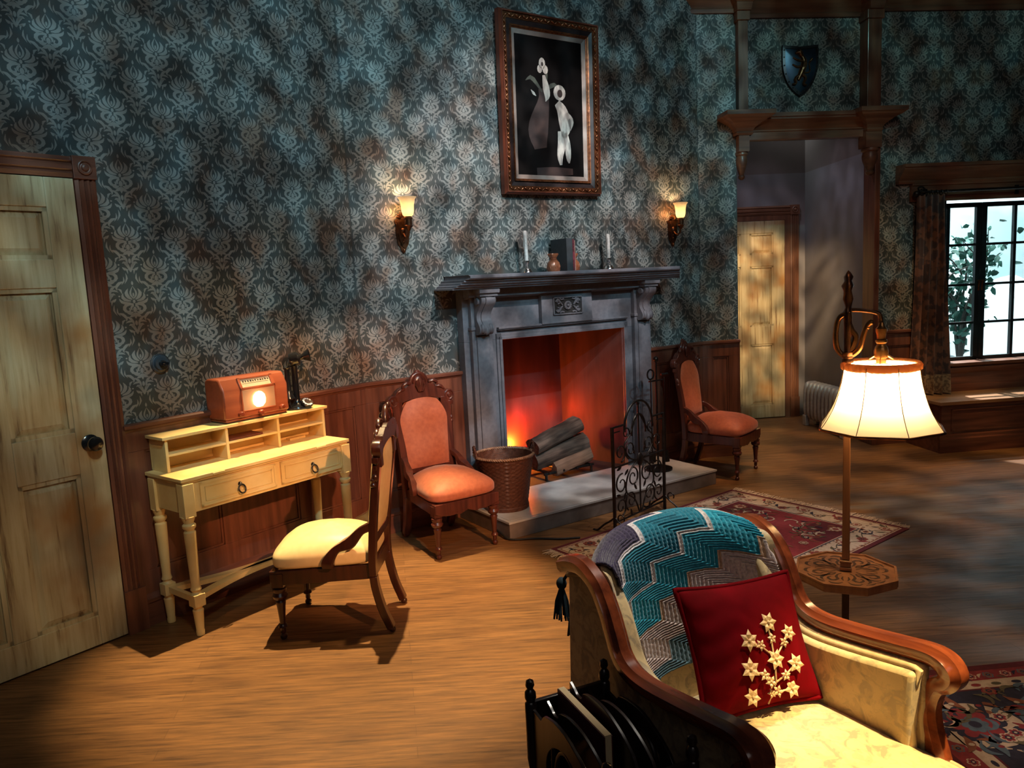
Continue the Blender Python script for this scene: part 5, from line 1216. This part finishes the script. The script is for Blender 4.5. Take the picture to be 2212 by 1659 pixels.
# ---------------------------------------------------------------- floor lamp with tray table
LP = Vector((1.036, 2.342, 0)); la = math.atan2(-.4045, .9145)
FL = thing('floor_lamp', 'floor lamp with lit parchment shade and carved octagonal tray table', 'lamp', LP, la)
m = M(); m.lathe([(0, 0), (.130, 0), (.132, .010), (.120, .020), (.06, .030), (.03, .05), (.02, .06), (0, .06)], 32); obj('base', m, M_LAMPWOOD, FL, smooth=40)
m = M(); m.box(-.011, .011, -.011, .011, .055, .506); obj('lower_pole', m, M_DKWOOD, FL, bevel=.002)
m = M(); m.add([(x * k, y * k, z) for z, k in ((.56, 1), (1.215, .85)) for x, y in ((-.0115, -.0115), (.0115, -.0115), (.0115, .0115), (-.0115, .0115))], [(3, 2, 1, 0), (4, 5, 6, 7), (0, 1, 5, 4), (1, 2, 6, 5), (2, 3, 7, 6), (3, 0, 4, 7)])
m.box(-.018, .018, -.018, .018, .526, .536); m.box(-.015, .015, -.015, .015, .536, .550); m.box(-.018, .018, -.018, .018, .550, .558); obj('pole', m, M_LAMPWOOD, FL, bevel=.002)
oc = [(.160 * cos(rad(22.5 + 45 * k)), .160 * sin(rad(22.5 + 45 * k))) for k in range(8)]
m = M(); m.prism(oc, .506, .522, 'xy'); m.prism([(x * .985, y * .985) for x, y in oc], .500, .506, 'xy')
tb = obj('tray_table', m, M_LAMPWOOD, FL, smooth=0, bevel=.002)
m = M(); vs = [(x * k, y * k, z) for k, z in ((1.0, .522), (1.0, .528), (.955, .528), (.955, .522)) for x, y in oc]
m.add(vs, [(r * 8 + k, r * 8 + (k + 1) % 8, (r + 1) * 8 + (k + 1) % 8, (r + 1) * 8 + k) for r in range(3) for k in range(8)]); obj('tray_rim', m, M_LAMPWOOD, tb, smooth=0)
m = M()                                                 # pierced scroll inlay, drawn as dark cuts
for q in range(4):
    ca, sa = cos(q * pi / 2), sin(q * pi / 2)
    for s in (1, -1):
        for st, ws in (([(.03, .012), (.055, .028), (.085, .022), (.095, .040), (.078, .052), (.066, .042)], [.0, .008, .010, .010, .008, .0]), ([(.045, .045), (.062, .062), (.085, .070), (.100, .062)], [.0, .009, .009, .0]), ([(.105, .008), (.118, .020), (.118, .038), (.108, .048)], [.0, .009, .009, .0]), ([(.028, .030), (.036, .045), (.050, .055)], [.0, .008, .0]), ([(.060, .008), (.078, .010), (.092, .006)], [.0, .007, .0]), ([(.112, .058), (.103, .075), (.088, .086)], [.0, .008, .0])):
            v, f = stroke(st, ws, 9); v = [(x * ca - s * y * sa, x * sa + s * y * ca, .5226) for x, y in v]; m.add(v, f if s > 0 else [tuple(reversed(t)) for t in f])
obj('pierced_scroll', m, simple('dark_pierced_cut', (.055, .022, .010), (.035, .015, .008), 20, .7), tb, smooth=0)
m = M(); m.lathe([(0, 1.20), (.014, 1.20), (.016, 1.21), (.011, 1.22), (.011, 1.30), (.013, 1.33), (.010, 1.345), (0, 1.345)], 16); m.lathe([(0, 1.19), (.017, 1.19), (.017, 1.20), (.012, 1.205), (.017, 1.212), (.017, 1.222), (0, 1.222)], 16)
m.lathe([(.0, 1.34), (.014, 1.345), (.008, 1.36), (.014, 1.385), (.011, 1.41), (.017, 1.425), (.010, 1.44), (.013, 1.452), (.006, 1.465), (0, 1.472)], 14, (0, 0, 0), None, 0, lambda a, z: 1 + .18 * cos(3 * a + 60 * z)); obj('finial_stem', m, M_DKBRASS, FL, smooth=50)
m = M()                                                 # lyre shaped loop
m.tube(cr([(-.004, 0, 1.34), (-.026, 0, 1.325), (-.034, 0, 1.28), (-.030, 0, 1.235), (-.012, 0, 1.213), (.012, 0, 1.213), (.034, 0, 1.235), (.044, 0, 1.275), (.052, 0, 1.30), (.066, 0, 1.315)], 40), .0085, 8, up=(0, 1, 0)); m.ell((.064, 0, 1.312), (.009, .009, .009), 8, 6); m.ell((.054, 0, 1.298), (.008, .008, .008), 8, 6)
m.tube(cr([(0, 0, 1.32), (.010, 0, 1.29), (.022, 0, 1.27), (.016, 0, 1.24), (.004, 0, 1.225)], 16), .009, 6, up=(0, 1, 0)); obj('lyre', m, M_BRASS, FL, smooth=60)
m = M(); m.tube(cr([(-.006, 0, 1.350), (.03, 0, 1.350), (.075, 0, 1.342), (.089, 0, 1.330), (.091, 0, 1.30)], 22), .0068, 8, up=(0, 1, 0)); obj('arm', m, M_DKBRASS, FL, smooth=60)
LX = .093
m = M(); m.lathe([(0, 1.187), (.014, 1.187), (.014, 1.203), (.020, 1.206), (.021, 1.225), (.017, 1.238), (.013, 1.243), (.013, 1.248), (.017, 1.252), (.017, 1.258), (.012, 1.262), (.013, 1.275), (.016, 1.285), (.016, 1.293), (.010, 1.300), (.008, 1.312), (0, 1.312)], 18, (LX, 0, 0))
for s in (-1, 1): m.rod((LX + s * .018, -.006, 1.212), (LX + s * .034, -.008, 1.202), .004, 6)
m.tube([(LX, -.020, 1.215), (LX - .003, -.024, 1.20), (LX - .004, -.024, 1.180)], .0016, 5); obj('socket', m, M_BRASS, FL, smooth=40)
oct_ = lambda a, z: 1.0 / max(.93, abs(cos(((a + pi / 8) % (pi / 4)) - pi / 8))) * .985
shp = cr([(.170, .990), (.152, 1.018), (.133, 1.055), (.118, 1.10), (.108, 1.145), (.103, 1.185)], 18)
m = M(); m.lathe([tuple(p) for p in shp], 64, (LX, 0, 0), None, 0, oct_)
m.f = [f for f in m.f if len(f) == 4]; m.mi = [0] * len(m.f); sh = obj('lamp_shade', m, M_SHADE, FL, smooth=60, label='lit parchment shade')
m = M(); m.lathe([(.104, 1.168), (.111, 1.172), (.112, 1.186), (.106, 1.194), (.100, 1.19), (.100, 1.17)], 120, (LX, 0, 0), None, 0, lambda a, z: 1 + .018 * sin(40 * a)); m.f = [f for f in m.f if len(f) == 4]; m.mi = [0] * len(m.f); obj('ruffle', m, M_SHADETRIM, sh, smooth=50, label='gold ruched band')
m = M(); m.tube([((.1715 * oct_(q, 0)) * cos(q) + LX, .1715 * oct_(q, 0) * sin(q), .990) for q in np.linspace(0, 2 * pi, 65)[:-1]], .0042, 6, True, (0, 0, 1)); obj('rim_braid', m, M_GILT, sh, smooth=60)
m = M()
for k in range(8):
    a = pi / 8 + k * pi / 4; m.tube([((p[0] + .0015) * oct_(a, 0) * cos(a) + LX, (p[0] + .0015) * oct_(a, 0) * sin(a), p[1]) for p in shp], .0012, 4, up=(sin(a), -cos(a), 0))
obj('seam', m, simple('dark_seam', (.12, .06, .02), (.10, .05, .02), 20, .7), sh, smooth=0)
m = M(); m.lathe([(.022, 1.186), (.100, 1.186)], 32, (LX, 0, 0)); m.f = [f for f in m.f if len(f) == 4]; m.mi = [0] * len(m.f); obj('shade_top', m, M_SHADE, sh, smooth=0)
m = M(); m.lathe([(0, 1.08), (.016, 1.083), (.028, 1.10), (.030, 1.12), (.022, 1.145), (.013, 1.165), (.012, 1.187), (0, 1.187)], 18, (LX, 0, 0)); obj('bulb', m, M_BULB, FL, smooth=60)
lpw = Matrix.Translation(LP) @ Matrix.Rotation(la, 4, 'Z')
point('reading_lamp', lpw @ Vector((LX + .055, -.035, 1.135)), 4.2, (1.0, .64, .28), .03)
point('reading_lamp', lpw @ Vector((LX - .055, -.035, 1.135)), 3.4, (1.0, .64, .28), .03)

# ---------------------------------------------------------------- magazine rack
MR = thing('magazine_rack', 'black brown wooden magazine rack with curved dividers beside the gold armchair', 'magazine rack', (.168, 1.570, 0), rad(23))
for s in (-.1, .1):
    for y in (-.178, .178):
        m = M(); m.lathe([(0, 0), (.010, 0), (.013, .02), (.009, .05), (.014, .10), (.010, .16), (.014, .20), (.013, .30), (.010, .33), (.014, .36), (.014, .50), (.010, .505), (.014, .515), (.013, .528), (.007, .536), (.011, .545), (.009, .556), (0, .562)], 14, (s, y, 0)); obj('post', m, M_BLACKWOOD, MR, smooth=40)
for y in (-.178, .178): m = M(); m.box(-.095, .095, y - .006, y + .006, .20, .505); obj('end_panel', m, M_BLACKWOOD, MR, bevel=.002)
m = M(); m.box(-.098, .098, -.176, .176, .195, .207); obj('bottom', m, M_BLACKWOOD, MR, smooth=0)
dv = [(-.172, .452), (-.150, .455), (-.125, .470), (-.110, .492), (-.100, .500), (-.06, .520), (.0, .535), (.06, .535), (.105, .522), (.112, .508), (.135, .502), (.155, .512), (.172, .520)]
def divider(x, dz, pierced=False):
    m = M(); q = cr([(a, b + dz - .018 - .05 * max(0, -a)) for a, b in dv], 40)
    if not pierced: m.prism([(p[0], p[1]) for p in q] + [(.172, .207), (-.172, .207)], x - .004, x + .004, 'yz')
    else:
        hole = [(.0 + .10 * cos(t), .385 + .085 * sin(t)) for t in np.linspace(0, 2 * pi, 41)[:-1]]
        n = 40; out = []
        for hy, hz in hole:                              # outer point on the same ray
            dy, dz_ = hy - 0, hz - .385; k = 1.0
            while True:
                yy, zz = dy * k, .385 + dz_ * k; top = np.interp(yy, [p[0] for p in q], [p[1] for p in q])
                if abs(yy) >= .171 or zz >= top or zz <= .21: break
                k += .02
            out.append((yy, zz))
        vs = [(x + d, *p) for d in (-.004, .004) for p in hole + out]
        fs = []
        for i in range(n):
            j = (i + 1) % n; fs += [(i, j, n + j, n + i), (3 * n + i, 3 * n + j, 2 * n + j, 2 * n + i), (j, i, 2 * n + i, 2 * n + j), (n + i, n + j, 3 * n + j, 3 * n + i)]
        m.add(vs, fs); m.tube([(x, .055 * cos(t), .385 + .085 * sin(t)) for t in np.linspace(0, 2 * pi, 41)[:-1]], .006, 6, True, (1, 0, 0))
        for a in (-.075, .075): m.rod((x, a, .33), (x, a * .9, .45), .005, 6)
    obj('divider', m, M_BLACKWOOD, MR, smooth=30, bevel=.0012)
divider(-.098, 0, True); divider(-.058, -.004); divider(.005, .028); divider(.052, 0); divider(.098, -.004, True)
MG = thing('magazine', 'cream edged magazine standing between the dividers of the black rack', 'magazine', (.168, 1.570, 0), rad(23))
m = M(); m.box(-.0305, -.0145, -.050, .170, .2075, .523); obj('page_block', m, simple('cream_page_edge', (.62, .48, .28), (.52, .39, .22), 60, .7, stretch=(20, 1, 1)), MG, smooth=0)
m = M(); m.box(-.032, -.0307, -.052, .171, .2075, .521); m.box(-.0143, -.013, -.052, .171, .2075, .521); obj('cover', m, M_MAROON, MG, smooth=0)

# ---------------------------------------------------------------- rugs
class Rug:
    def __init__(s, hx, hy, th=.006): s.m = M(); s.hx, s.hy, s.z = hx, hy, th; s.m.cur = 6; s.m.box(-hx, hx, -hy, hy, .001, th); s.lv = 0
    def put(s, vf, c, lv, T=(0, 0, 0, 1)):
        v, f = vf; ca, sa = cos(T[2]), sin(T[2]); s.m.cur = c
        vs = [(T[0] + (x * ca - y * sa) * T[3], T[1] + (x * sa + y * ca) * T[3], s.z + .00025 * lv) for x, y in v]
        keep = all(abs(p[0]) < s.hx - .004 and abs(p[1]) < s.hy - .004 for p in vs)
        if keep: s.m.add(vs, f)
    def rect(s, x0, x1, y0, y1, c, lv): s.put(([(x0, y0), (x1, y0), (x1, y1), (x0, y1)], [(0, 1, 2, 3)]), c, lv)
    def ring(s, i0, i1, c, lv):
        a, b = s.hx, s.hy
        s.rect(-a + i0, a - i0, -b + i0, -b + i1, c, lv); s.rect(-a + i0, a - i0, b - i1, b - i0, c, lv); s.rect(-a + i0, -a + i1, -b + i1, b - i1, c, lv); s.rect(a - i1, a - i0, -b + i1, b - i1, c, lv)
    def rosette(s, x, y, r, c1, c2, c3, lv, n=8, a=0.0):
        def pet(rr, w, k): return [(rr * (1 - w + w * abs(cos(n * t / 2)) ** .7) * cos(t), rr * (1 - w + w * abs(cos(n * t / 2)) ** .7) * sin(t)) for t in np.linspace(0, 2 * pi, n * 6 + 1)[:-1]]
        for rr, w, c, l in ((r, .28, c1, lv), (r * .78, .34, c2, lv + 1), (r * .42, .2, c3, lv + 2), (r * .18, 0, c1, lv + 3)):
            p = pet(rr, w, n); k = len(p); s.put(([(0, 0)] + p, [(0, 1 + i, 1 + (i + 1) % k) for i in range(k)]), c, l, (x, y, a, 1))
    def leaf(s, x, y, L, an, c, lv, bend=.3): s.put(stroke([(0, 0), (L * .4, L * bend * .5), (L * .75, L * bend * .4), (L, 0)], [0, L * .34, L * .24, 0], 7), c, lv, (x, y, an, 1))
    def vine(s, p0, p1, amp, wl, c, lv, w=.006, lc=None, rs=None):
        d = np.array(p1) - np.array(p0); L = np.hypot(*d); d /= L; nn_ = np.array([-d[1], d[0]]); n = max(int(L / .012), 6)
        pts = [np.array(p0) + d * L * t + nn_ * amp * sin(2 * pi * L * t / wl) for t in np.linspace(0, 1, n)]
        s.put(stroke(pts, [w] * n, n), c, lv)
        if lc is not None:
            k = int(L / (wl / 4))
            for i in range(k):
                t = (i + .5) / k; q = np.array(p0) + d * L * t + nn_ * amp * sin(2 * pi * L * t / wl); an = math.atan2(d[1], d[0]) + (1.0 if i % 2 else -1.0)
                s.leaf(q[0], q[1], wl * .24, an, lc[i % len(lc)], lv + 1)
# 0 red 1 cream 2 navy 3 blue 4 rust 5 olive 6 dark red
rs = np.random.RandomState(11)
R1 = Rug(.8175, .595)
R1.ring(.028, .20, 1, 1); R1.ring(.034, .042, 4, 2); R1.ring(.186, .194, 2, 2); R1.rect(-.6175, .6175, -.395, .395, 0, 1)
for y in (-.481, .481):
    R1.vine((-.78, y), (.78, y), .030, .26, 5, 3, .006, (2, 4, 0, 5))
    for i in range(13):
        x = -.72 + i * .12; R1.rosette(x, y + (.022 if i % 2 else -.022), .040 if i % 2 else .030, (4, 0, 2)[i % 3], (1, 4, 1)[i % 3], (0, 2, 4)[i % 3], 5, 8 if i % 2 else 6)
    for i in range(40): R1.rosette(-.775 + i * .04, y + (.075 if y > 0 else -.075) * .93, .010, 0, 1, 2, 3, 5); R1.rosette(-.775 + i * .04, y - (.075 if y > 0 else -.075) * .93, .009, 4, 2, 1, 3, 5)
for x in (-.704, .704):
    R1.vine((x, -.36), (x, .36), .030, .24, 5, 3, .006, (2, 4, 0, 5))
    for i in range(7): R1.rosette(x + (.022 if i % 2 else -.022), -.36 + i * .12, .040 if i % 2 else .030, (4, 0, 2)[i % 3], (1, 4, 1)[i % 3], (0, 2, 4)[i % 3], 5, 8 if i % 2 else 6)
for i in range(56):
    x, y = rs.uniform(-.80, .80), rs.choice([-1, 1]) * rs.uniform(.43, .54); R1.leaf(x, y, rs.uniform(.03, .055), rs.rand() * 6.3, (4, 5, 0, 2)[i % 4], 4)
R1.put(([(-.30, 0), (0, -.22), (.30, 0), (0, .22)], [(0, 1, 2, 3)]), 6, 2); R1.rosette(0, 0, .15, 1, 0, 2, 3, 16); R1.rosette(0, 0, .10, 4, 1, 2, 7, 8)
for sx in (-1, 1):
    for sy in (-1, 1):
        q = [(sx * .61, sy * .39)] + [(sx * (.61 - .30 * cos(t) * (1 + .08 * sin(7 * t))), sy * (.39 - .22 * sin(t) * (1 + .08 * sin(7 * t)))) for t in np.linspace(0, pi / 2, 16)]
        R1.put((q, [tuple([0, i, i + 1]) if sx * sy < 0 else tuple([0, i + 1, i]) for i in range(1, 16)]), 6, 2)
        for i in range(12): R1.leaf(sx * (.56 - .20 * rs.rand()), sy * (.35 - .14 * rs.rand()), .05, rs.rand() * 6.3, (1, 4, 5)[i % 3], 3)
        R1.rosette(sx * .53, sy * .32, .045, 4, 1, 0, 5)
for i in range(120):
    x, y = rs.uniform(-.56, .56), rs.uniform(-.35, .35)
    st = [(x, y)]; an = rs.rand() * 6.3
    for k in range(7): st.append((st[-1][0] + .020 * cos(an), st[-1][1] + .020 * sin(an))); an += .55 * (1 if i % 2 else -1)
    if all(abs(p[0]) < .60 and abs(p[1]) < .38 for p in st): R1.put(stroke(st, [.006] + [.009] * 6 + [.003], 12), (1, 4, 5, 1)[i % 4], 8)
    if i % 3 == 0: R1.rosette(x, y, .026, (1, 4)[i % 2], (4, 2)[i % 2], 1, 9, 6)
    else: R1.leaf(x, y, .045, an, (1, 5, 2, 4)[i % 4], 9)
g1 = thing('persian_rug', 'red and cream fringed Persian rug on the floor in front of the hearth', 'rug', (1.175, 4.115, 0), rad(37.3))
obj('pile', R1.m, RUGM, g1, smooth=0)
for s in (-1, 1):
    m = M()
    for k in range(170):
        y = -.590 + 1.18 * (k + rs.rand()) / 170; x0 = s * .815; L = .045 + .035 * rs.rand(); a = (rs.rand() - .5) * .9
        m.tube([(x0, y, .005), (x0 + s * L * .5, y + L * .35 * sin(a), .006 + .003 * rs.rand()), (x0 + s * L, y + L * sin(a), .003)], .0026, 4, scale=[1.2, 1, .7])
    obj('fringe', m, M_FRINGE, g1, smooth=0, kind='stuff')
for i in range(260):
    x, y = rs.uniform(-.60, .60), rs.uniform(-.38, .38); R1.leaf(x, y, rs.uniform(.018, .036), rs.rand() * 6.3, (1, 2, 4, 1, 5)[i % 5], 10)
# big rug at the right
R2 = Rug(1.15, 1.25, .008)
R2.ring(0.004, .035, 2, 1); R2.ring(.035, .100, 0, 1); R2.ring(.097, .103, 1, 2); R2.ring(.103, .145, 1, 1); R2.ring(.145, .153, 6, 2); R2.ring(.153, .52, 2, 1); R2.rect(-.63, .63, -.73, .73, 4, 1); R2.ring(.52, .535, 1, 2)
def both(fn, n, L, vert): 
    for i in range(n): fn(i, -L + 2 * L * (i + .5) / n)
for i in range(34):
    x = -1.10 + i * .066; y = 1.25 - .068; R2.rosette(x, y, .020, 1 if i % 2 else 3, 0 if i % 2 else 4, 2, 3, 6); R2.leaf(x + .024, y - .012, .032, .8 if i % 2 else -.6, (5, 2, 1)[i % 3], 3)
    if i < 32: R2.rosette(-1.15 + .068, -1.10 + i * .068, .020, 1 if i % 2 else 3, 0 if i % 2 else 4, 2, 3, 6); R2.put(disc((-1.15 + .124, -1.08 + i * .075), .009, .016, 10), (2, 0)[i % 2], 3)
    R2.put(disc((-1.09 + i * .075, 1.25 - .124), .018, .010, 12), (2, 0, 5)[i % 3], 3)
def bigflower(x, y, k, a):
    R2.put(disc((0, 0), .155, .125, 20), (1, 3, 1)[k % 3], 2, (x, y, a, 1)); R2.rosette(x, y, .105, (2, 1, 2)[k % 3], (0, 0, 4)[k % 3], (3, 2, 1)[k % 3], 4, 8, a)
    for q in range(10):
        t = a + q * .628; R2.leaf(x + .095 * cos(t), y + .090 * sin(t), .085, t + .5, (5, 2, 4, 3)[q % 4], 8); R2.put(disc((x + .135 * cos(t + .3), y + .12 * sin(t + .3)), .010, .008, 8), (1, 0)[q % 2], 9)
for k in range(8): bigflower(-.95 + k * .30, .91, k, k * .7)
for k in range(6): bigflower(-.815, .62 - k * .30, k + 1, k * .9)
for i in range(300):
    if i % 3: x, y = rs.uniform(-1.0, 1.0), rs.uniform(.74, 1.09)
    else: x, y = rs.uniform(-.99, -.64), rs.uniform(-1.0, 1.05)
    t = rs.rand() * 6.3
    if i % 4 == 0: R2.rosette(x, y, .026, (1, 3, 0)[i % 3], (0, 1, 4)[i % 3], 2, 9, 6)
    else: R2.put(stroke([(0, 0), (.025, .022), (.055, .015), (.075, -.012)], [.004, .018, .014, 0], 8), (1, 4, 3, 0, 5)[i % 5], 7, (x, y, t, 1))
for i in range(220):
    x, y = rs.uniform(-.58, .58), rs.uniform(-.2, .70); R2.put(stroke([(0, 0), (.03, .03), (.06, .02), (.08, -.02)], [.003, .012, .010, 0], 8), (1, 6, 5, 2)[i % 4], 3, (x, y, rs.rand() * 6.3, 1))
    if i % 6 == 0: R2.rosette(x, y, .04, 6, 1, 2, 5, 8)
ga = rad(4.8); gx = Vector((cos(ga), sin(ga), 0)); gy = Vector((-sin(ga), cos(ga), 0))
ctr = Vector((1.502, 2.627, 0)) - gy * 1.25 + gx * (1.15 - .302)
g2 = thing('persian_rug', 'large navy and rust patterned rug in the right foreground beside the armchair', 'rug', ctr, ga)
obj('pile', R2.m, RUGM, g2, smooth=0)

# ---------------------------------------------------------------- passage radiator, window bench, curtain, shield, shrub
RA = thing('radiator', 'silver painted cast iron radiator in the passage behind the lamp', 'radiator', fc(1.41, .60), AC)
for k in range(11):
    y = -.33 + k * .066; m = M()
    def sec(u, v):
        a = 2 * pi * u; b = -pi / 2 + pi * v; sg = lambda q, e: math.copysign(abs(q) ** e, q)
        return (.080 * sg(cos(b), .5) * sg(cos(a), .55), y + .030 * sin(b), .240 + .180 * sg(cos(b), .5) * sg(sin(a), .45))
    m.grid(sec, 40, 11, True); m.box(-.028, .028, y - .033, y + .033, .36, .40); obj('section', m, M_RADIATOR, RA, smooth=60)
for y in (-.33, .33):
    for x in (-.055, .055): m = M(); m.box(x - .022, x + .022, y - .028, y + .028, 0, .10); obj('foot', m, M_RADIATOR, RA, bevel=.006)
WB = thing('window_bench', 'dark wood window bench with panelled front below the window', 'bench', SO, AC)
m = M(); m.box(1.735, 3.75, -.445, -.002, .372, .400); obj('seat_top', m, M_BENCHTOP, WB, bevel=.004)
m = M(); m.box(1.76, 3.72, -.425, -.03, .0, .372); obj('carcass', m, M_WOODREDX, WB, smooth=0)
m = M(); m.prism([(-.425, 0), (-.452, 0), (-.452, .105), (-.44, .115), (-.44, .135), (-.425, .145)], 1.735, 3.72, 'yz'); m.box(1.735, 1.76, -.445, -.03, 0, .14); obj('plinth', m, M_WOODREDX, WB, smooth=0)
for x0, x1 in ((1.84, 2.58), (2.66, 3.42)):
    m = M()
    for b in ((x0, x1, .165, .177), (x0, x1, .325, .337), (x0, x0 + .012, .165, .337), (x1 - .012, x1, .165, .337)): m.box(b[0], b[1], -.433, -.425, b[2], b[3])
    obj('front_panel', m, M_WOODREDX, WB, smooth=0)
RO = thing('curtain_rod', 'dark iron curtain rod with leaf finial across the window head', 'curtain rod', SO, AC)
m = M(); m.rod((1.76, -.10, 2.022), (3.75, -.10, 2.035), .011, 10); obj('rod', m, M_IRON, RO)
m = M(); m.ell((1.735, -.10, 2.010), (.026, .024, .024), 12, 8); m.tube(cr([(1.76, -.10, 2.025), (1.745, -.105, 2.055), (1.775, -.11, 2.062), (1.80, -.105, 2.045)], 10), .007, 6, up=(0, 1, 0))
for k in range(6): a = k * 1.05; m.tube([(1.765, -.10 + .01 * cos(a), 2.02 + .01 * sin(a)), (1.785, -.10 + .028 * cos(a), 2.02 + .028 * sin(a)), (1.815, -.10 + .022 * cos(a), 2.02 + .022 * sin(a))], .006, 6)
obj('finial', m, M_IRON, RO)
for x in (1.83, 2.64):
    m = M(); m.rod((x, -.10, 2.02), (x, -.031, 2.02), .008, 8); m.box(x - .015, x + .015, -.040, -.031, 1.985, 2.055); obj('bracket', m, M_IRON, RO)
CU = thing('curtain', 'dark brown brocade curtain hanging at the left side of the window', 'curtain', SO, AC)
def cloth(u, v, z0=2.0, z1=.565, o=0):
    z = z0 + (z1 - z0) * v; t = (2.0 - z) / 1.58; w0, w1 = (1.745, 1.985), (1.69, 2.035)
    pin = 1 - .22 * sin(pi * min(1, t * 1.0)) * 0
    a = w0[0] + (w1[0] - w0[0]) * t + .02 * sin(3 * t); b = w0[1] + (w1[1] - w0[1]) * t
    x = a + (b - a) * u; y = -.10 - .010 * t + (.022 + .016 * t) * sin(2 * pi * 4.2 * u + .8 * sin(2.3 * t) + 3 * t * u) + .008 * sin(2 * pi * 9 * u + 2 * t)
    return (x + .010 * sin(2 * pi * 4.2 * u + 1.3) * t, y - o, z)
m = M(); m.grid(cloth, 110, 60); obj('drape', m, M_CURTAIN, CU, smooth=80)
m = M(); m.grid(lambda u, v: cloth(u, v, .568, .412, .003), 110, 10); obj('hem', m, M_CURTAINHEM, CU, smooth=80, label='tan brocade hem')
for k in range(6):
    x = 1.775 + k * .042; m = M(); m.tube([(x, -.10 + .019 * cos(q), 2.016 + .019 * sin(q)) for q in np.linspace(0, 2 * pi, 17)[:-1]], .003, 6, True, (1, 0, 0)); obj('ring', m, M_IRON, CU)
SH = thing('wall_shield', 'blue steel heraldic shield hanging on the wallpaper above the passage', 'shield', fc(.848, .058, 2.80), AC)
half = cr([(.0, .0), (.05, .035), (.105, .10), (.140, .20), (.147, .30), (.145, .385)], 16); sp_ = [tuple(p) for p in half] + [(0, .372)] + [(-p[0], p[1]) for p in half[:0:-1]]
def sheet(k, y0, dome):
    c = (0, .215); return [(c[0] + (p[0] - c[0]) * k, y0, c[1] + (p[1] - c[1]) * k) for p in sp_]
m = M(); a = sheet(.84, -.020, 0); b = sheet(.45, -.038, 0); n = len(a); m.add(a + b, [(i, (i + 1) % n, n + (i + 1) % n, n + i) for i in range(n)] + [tuple(range(n, 2 * n))]); obj('face', m, M_SHIELD, SH, smooth=60)
m = M(); R_ = [sheet(1.0, -.001, 0), sheet(1.0, -.016, 0), sheet(.985, -.022, 0), sheet(.855, -.026, 0), sheet(.84, -.018, 0)]; m.add(sum(R_, []), [(r * n + i, r * n + (i + 1) % n, (r + 1) * n + (i + 1) % n, (r + 1) * n + i) for r in range(4) for i in range(n)])
for p in sheet(.92, -.026, 0)[::2]: m.ell(p, (.006, .005, .006), 8, 5)
obj('rim', m, M_SHIELDRIM, SH, smooth=40)
m = M()
for pts, ws in (([(-.03, .12), (.0, .18), (.02, .25), (.0, .30)], [.03, .05, .05, .03]), ([(.0, .29), (-.02, .325), (-.05, .315)], [.035, .045, .015]), ([(.01, .26), (-.03, .265), (-.07, .285)], [.02, .02, .012]), ([(.01, .22), (-.035, .215), (-.075, .235)], [.02, .02, .012]), ([(-.01, .17), (.03, .135), (.015, .09), (.04, .08)], [.03, .028, .018, .012]), ([(-.02, .15), (-.05, .13), (-.045, .095), (-.075, .09)], [.03, .025, .018, .012]), ([(.02, .17), (.065, .18), (.06, .24), (.085, .275)], [.012, .012, .012, .022])):
    v, f = stroke(pts, ws, 9); k = len(v); m.add([(x, -.040, z) for x, z in v], [tuple(reversed(q)) for q in f]); q = cr([(*p, w_) for p, w_ in zip(pts, ws)], 9); m.tube([(p[0], -.040, p[1]) for p in q], .5, 6, up=(0, 1, 0), scale=[max(p[2] * .8, .004) for p in q])
obj('emblem', m, M_DKBRASS, SH, smooth=60)
def shrub(loc, h, n, sp, lab, seed):
    t = thing('shrub', lab, 'shrub', loc, AC); rs = np.random.RandomState(seed); m = M(); tips = []
    for k in range(7):
        a = rs.rand() * 6.3; b = cr([(0, 0, 0), (.06 * cos(a) * sp, .05 * sin(a), h * .35), (.20 * cos(a) * sp + .1 * sp * rs.randn(), .16 * sin(a), h * (.6 + .1 * rs.rand())), (.32 * cos(a) * sp + .1 * sp * rs.randn(), .22 * sin(a), h * (.72 + .3 * rs.rand()))], 16)
        m.tube([tuple(p) for p in b], .020, 6, scale=[1 - .8 * i / 15 for i in range(16)]); tips += b[3:]
    obj('trunk', m, M_BARK, t, smooth=60); m = M()
    for k in range(n):
        c = np.array(tips[rs.randint(len(tips))]) + rs.randn(3) * (.085, .08, .08); d = Vector(rs.randn(3)); d.z -= .4; d.normalize(); q = d.cross(Vector(rs.randn(3))).normalized(); L = .060 + .040 * rs.rand(); W = L * .36; c = Vector(c); nn_ = d.cross(q)
        m.add([c, c + d * L * .35 + q * W + nn_ * .006, c + d * L * .75 + q * W * .7 + nn_ * .006, c + d * L, c + d * L * .75 - q * W * .7 + nn_ * .006, c + d * L * .35 - q * W + nn_ * .006, c + d * L * .5], [(0, 6, 1), (1, 6, 2), (2, 6, 3), (3, 6, 4), (4, 6, 5), (5, 6, 0)])
    obj('foliage', m, M_LEAF, t, smooth=0)
shrub(fc(2.42, 1.10, .10), 1.35, 520, .62, 'green leafy shrub close behind the left window sash', 4)
shrub(fc(3.10, 1.20, .40), 1.45, 480, .80, 'leaning green shrub in the snow beyond the right hand window sash', 9)
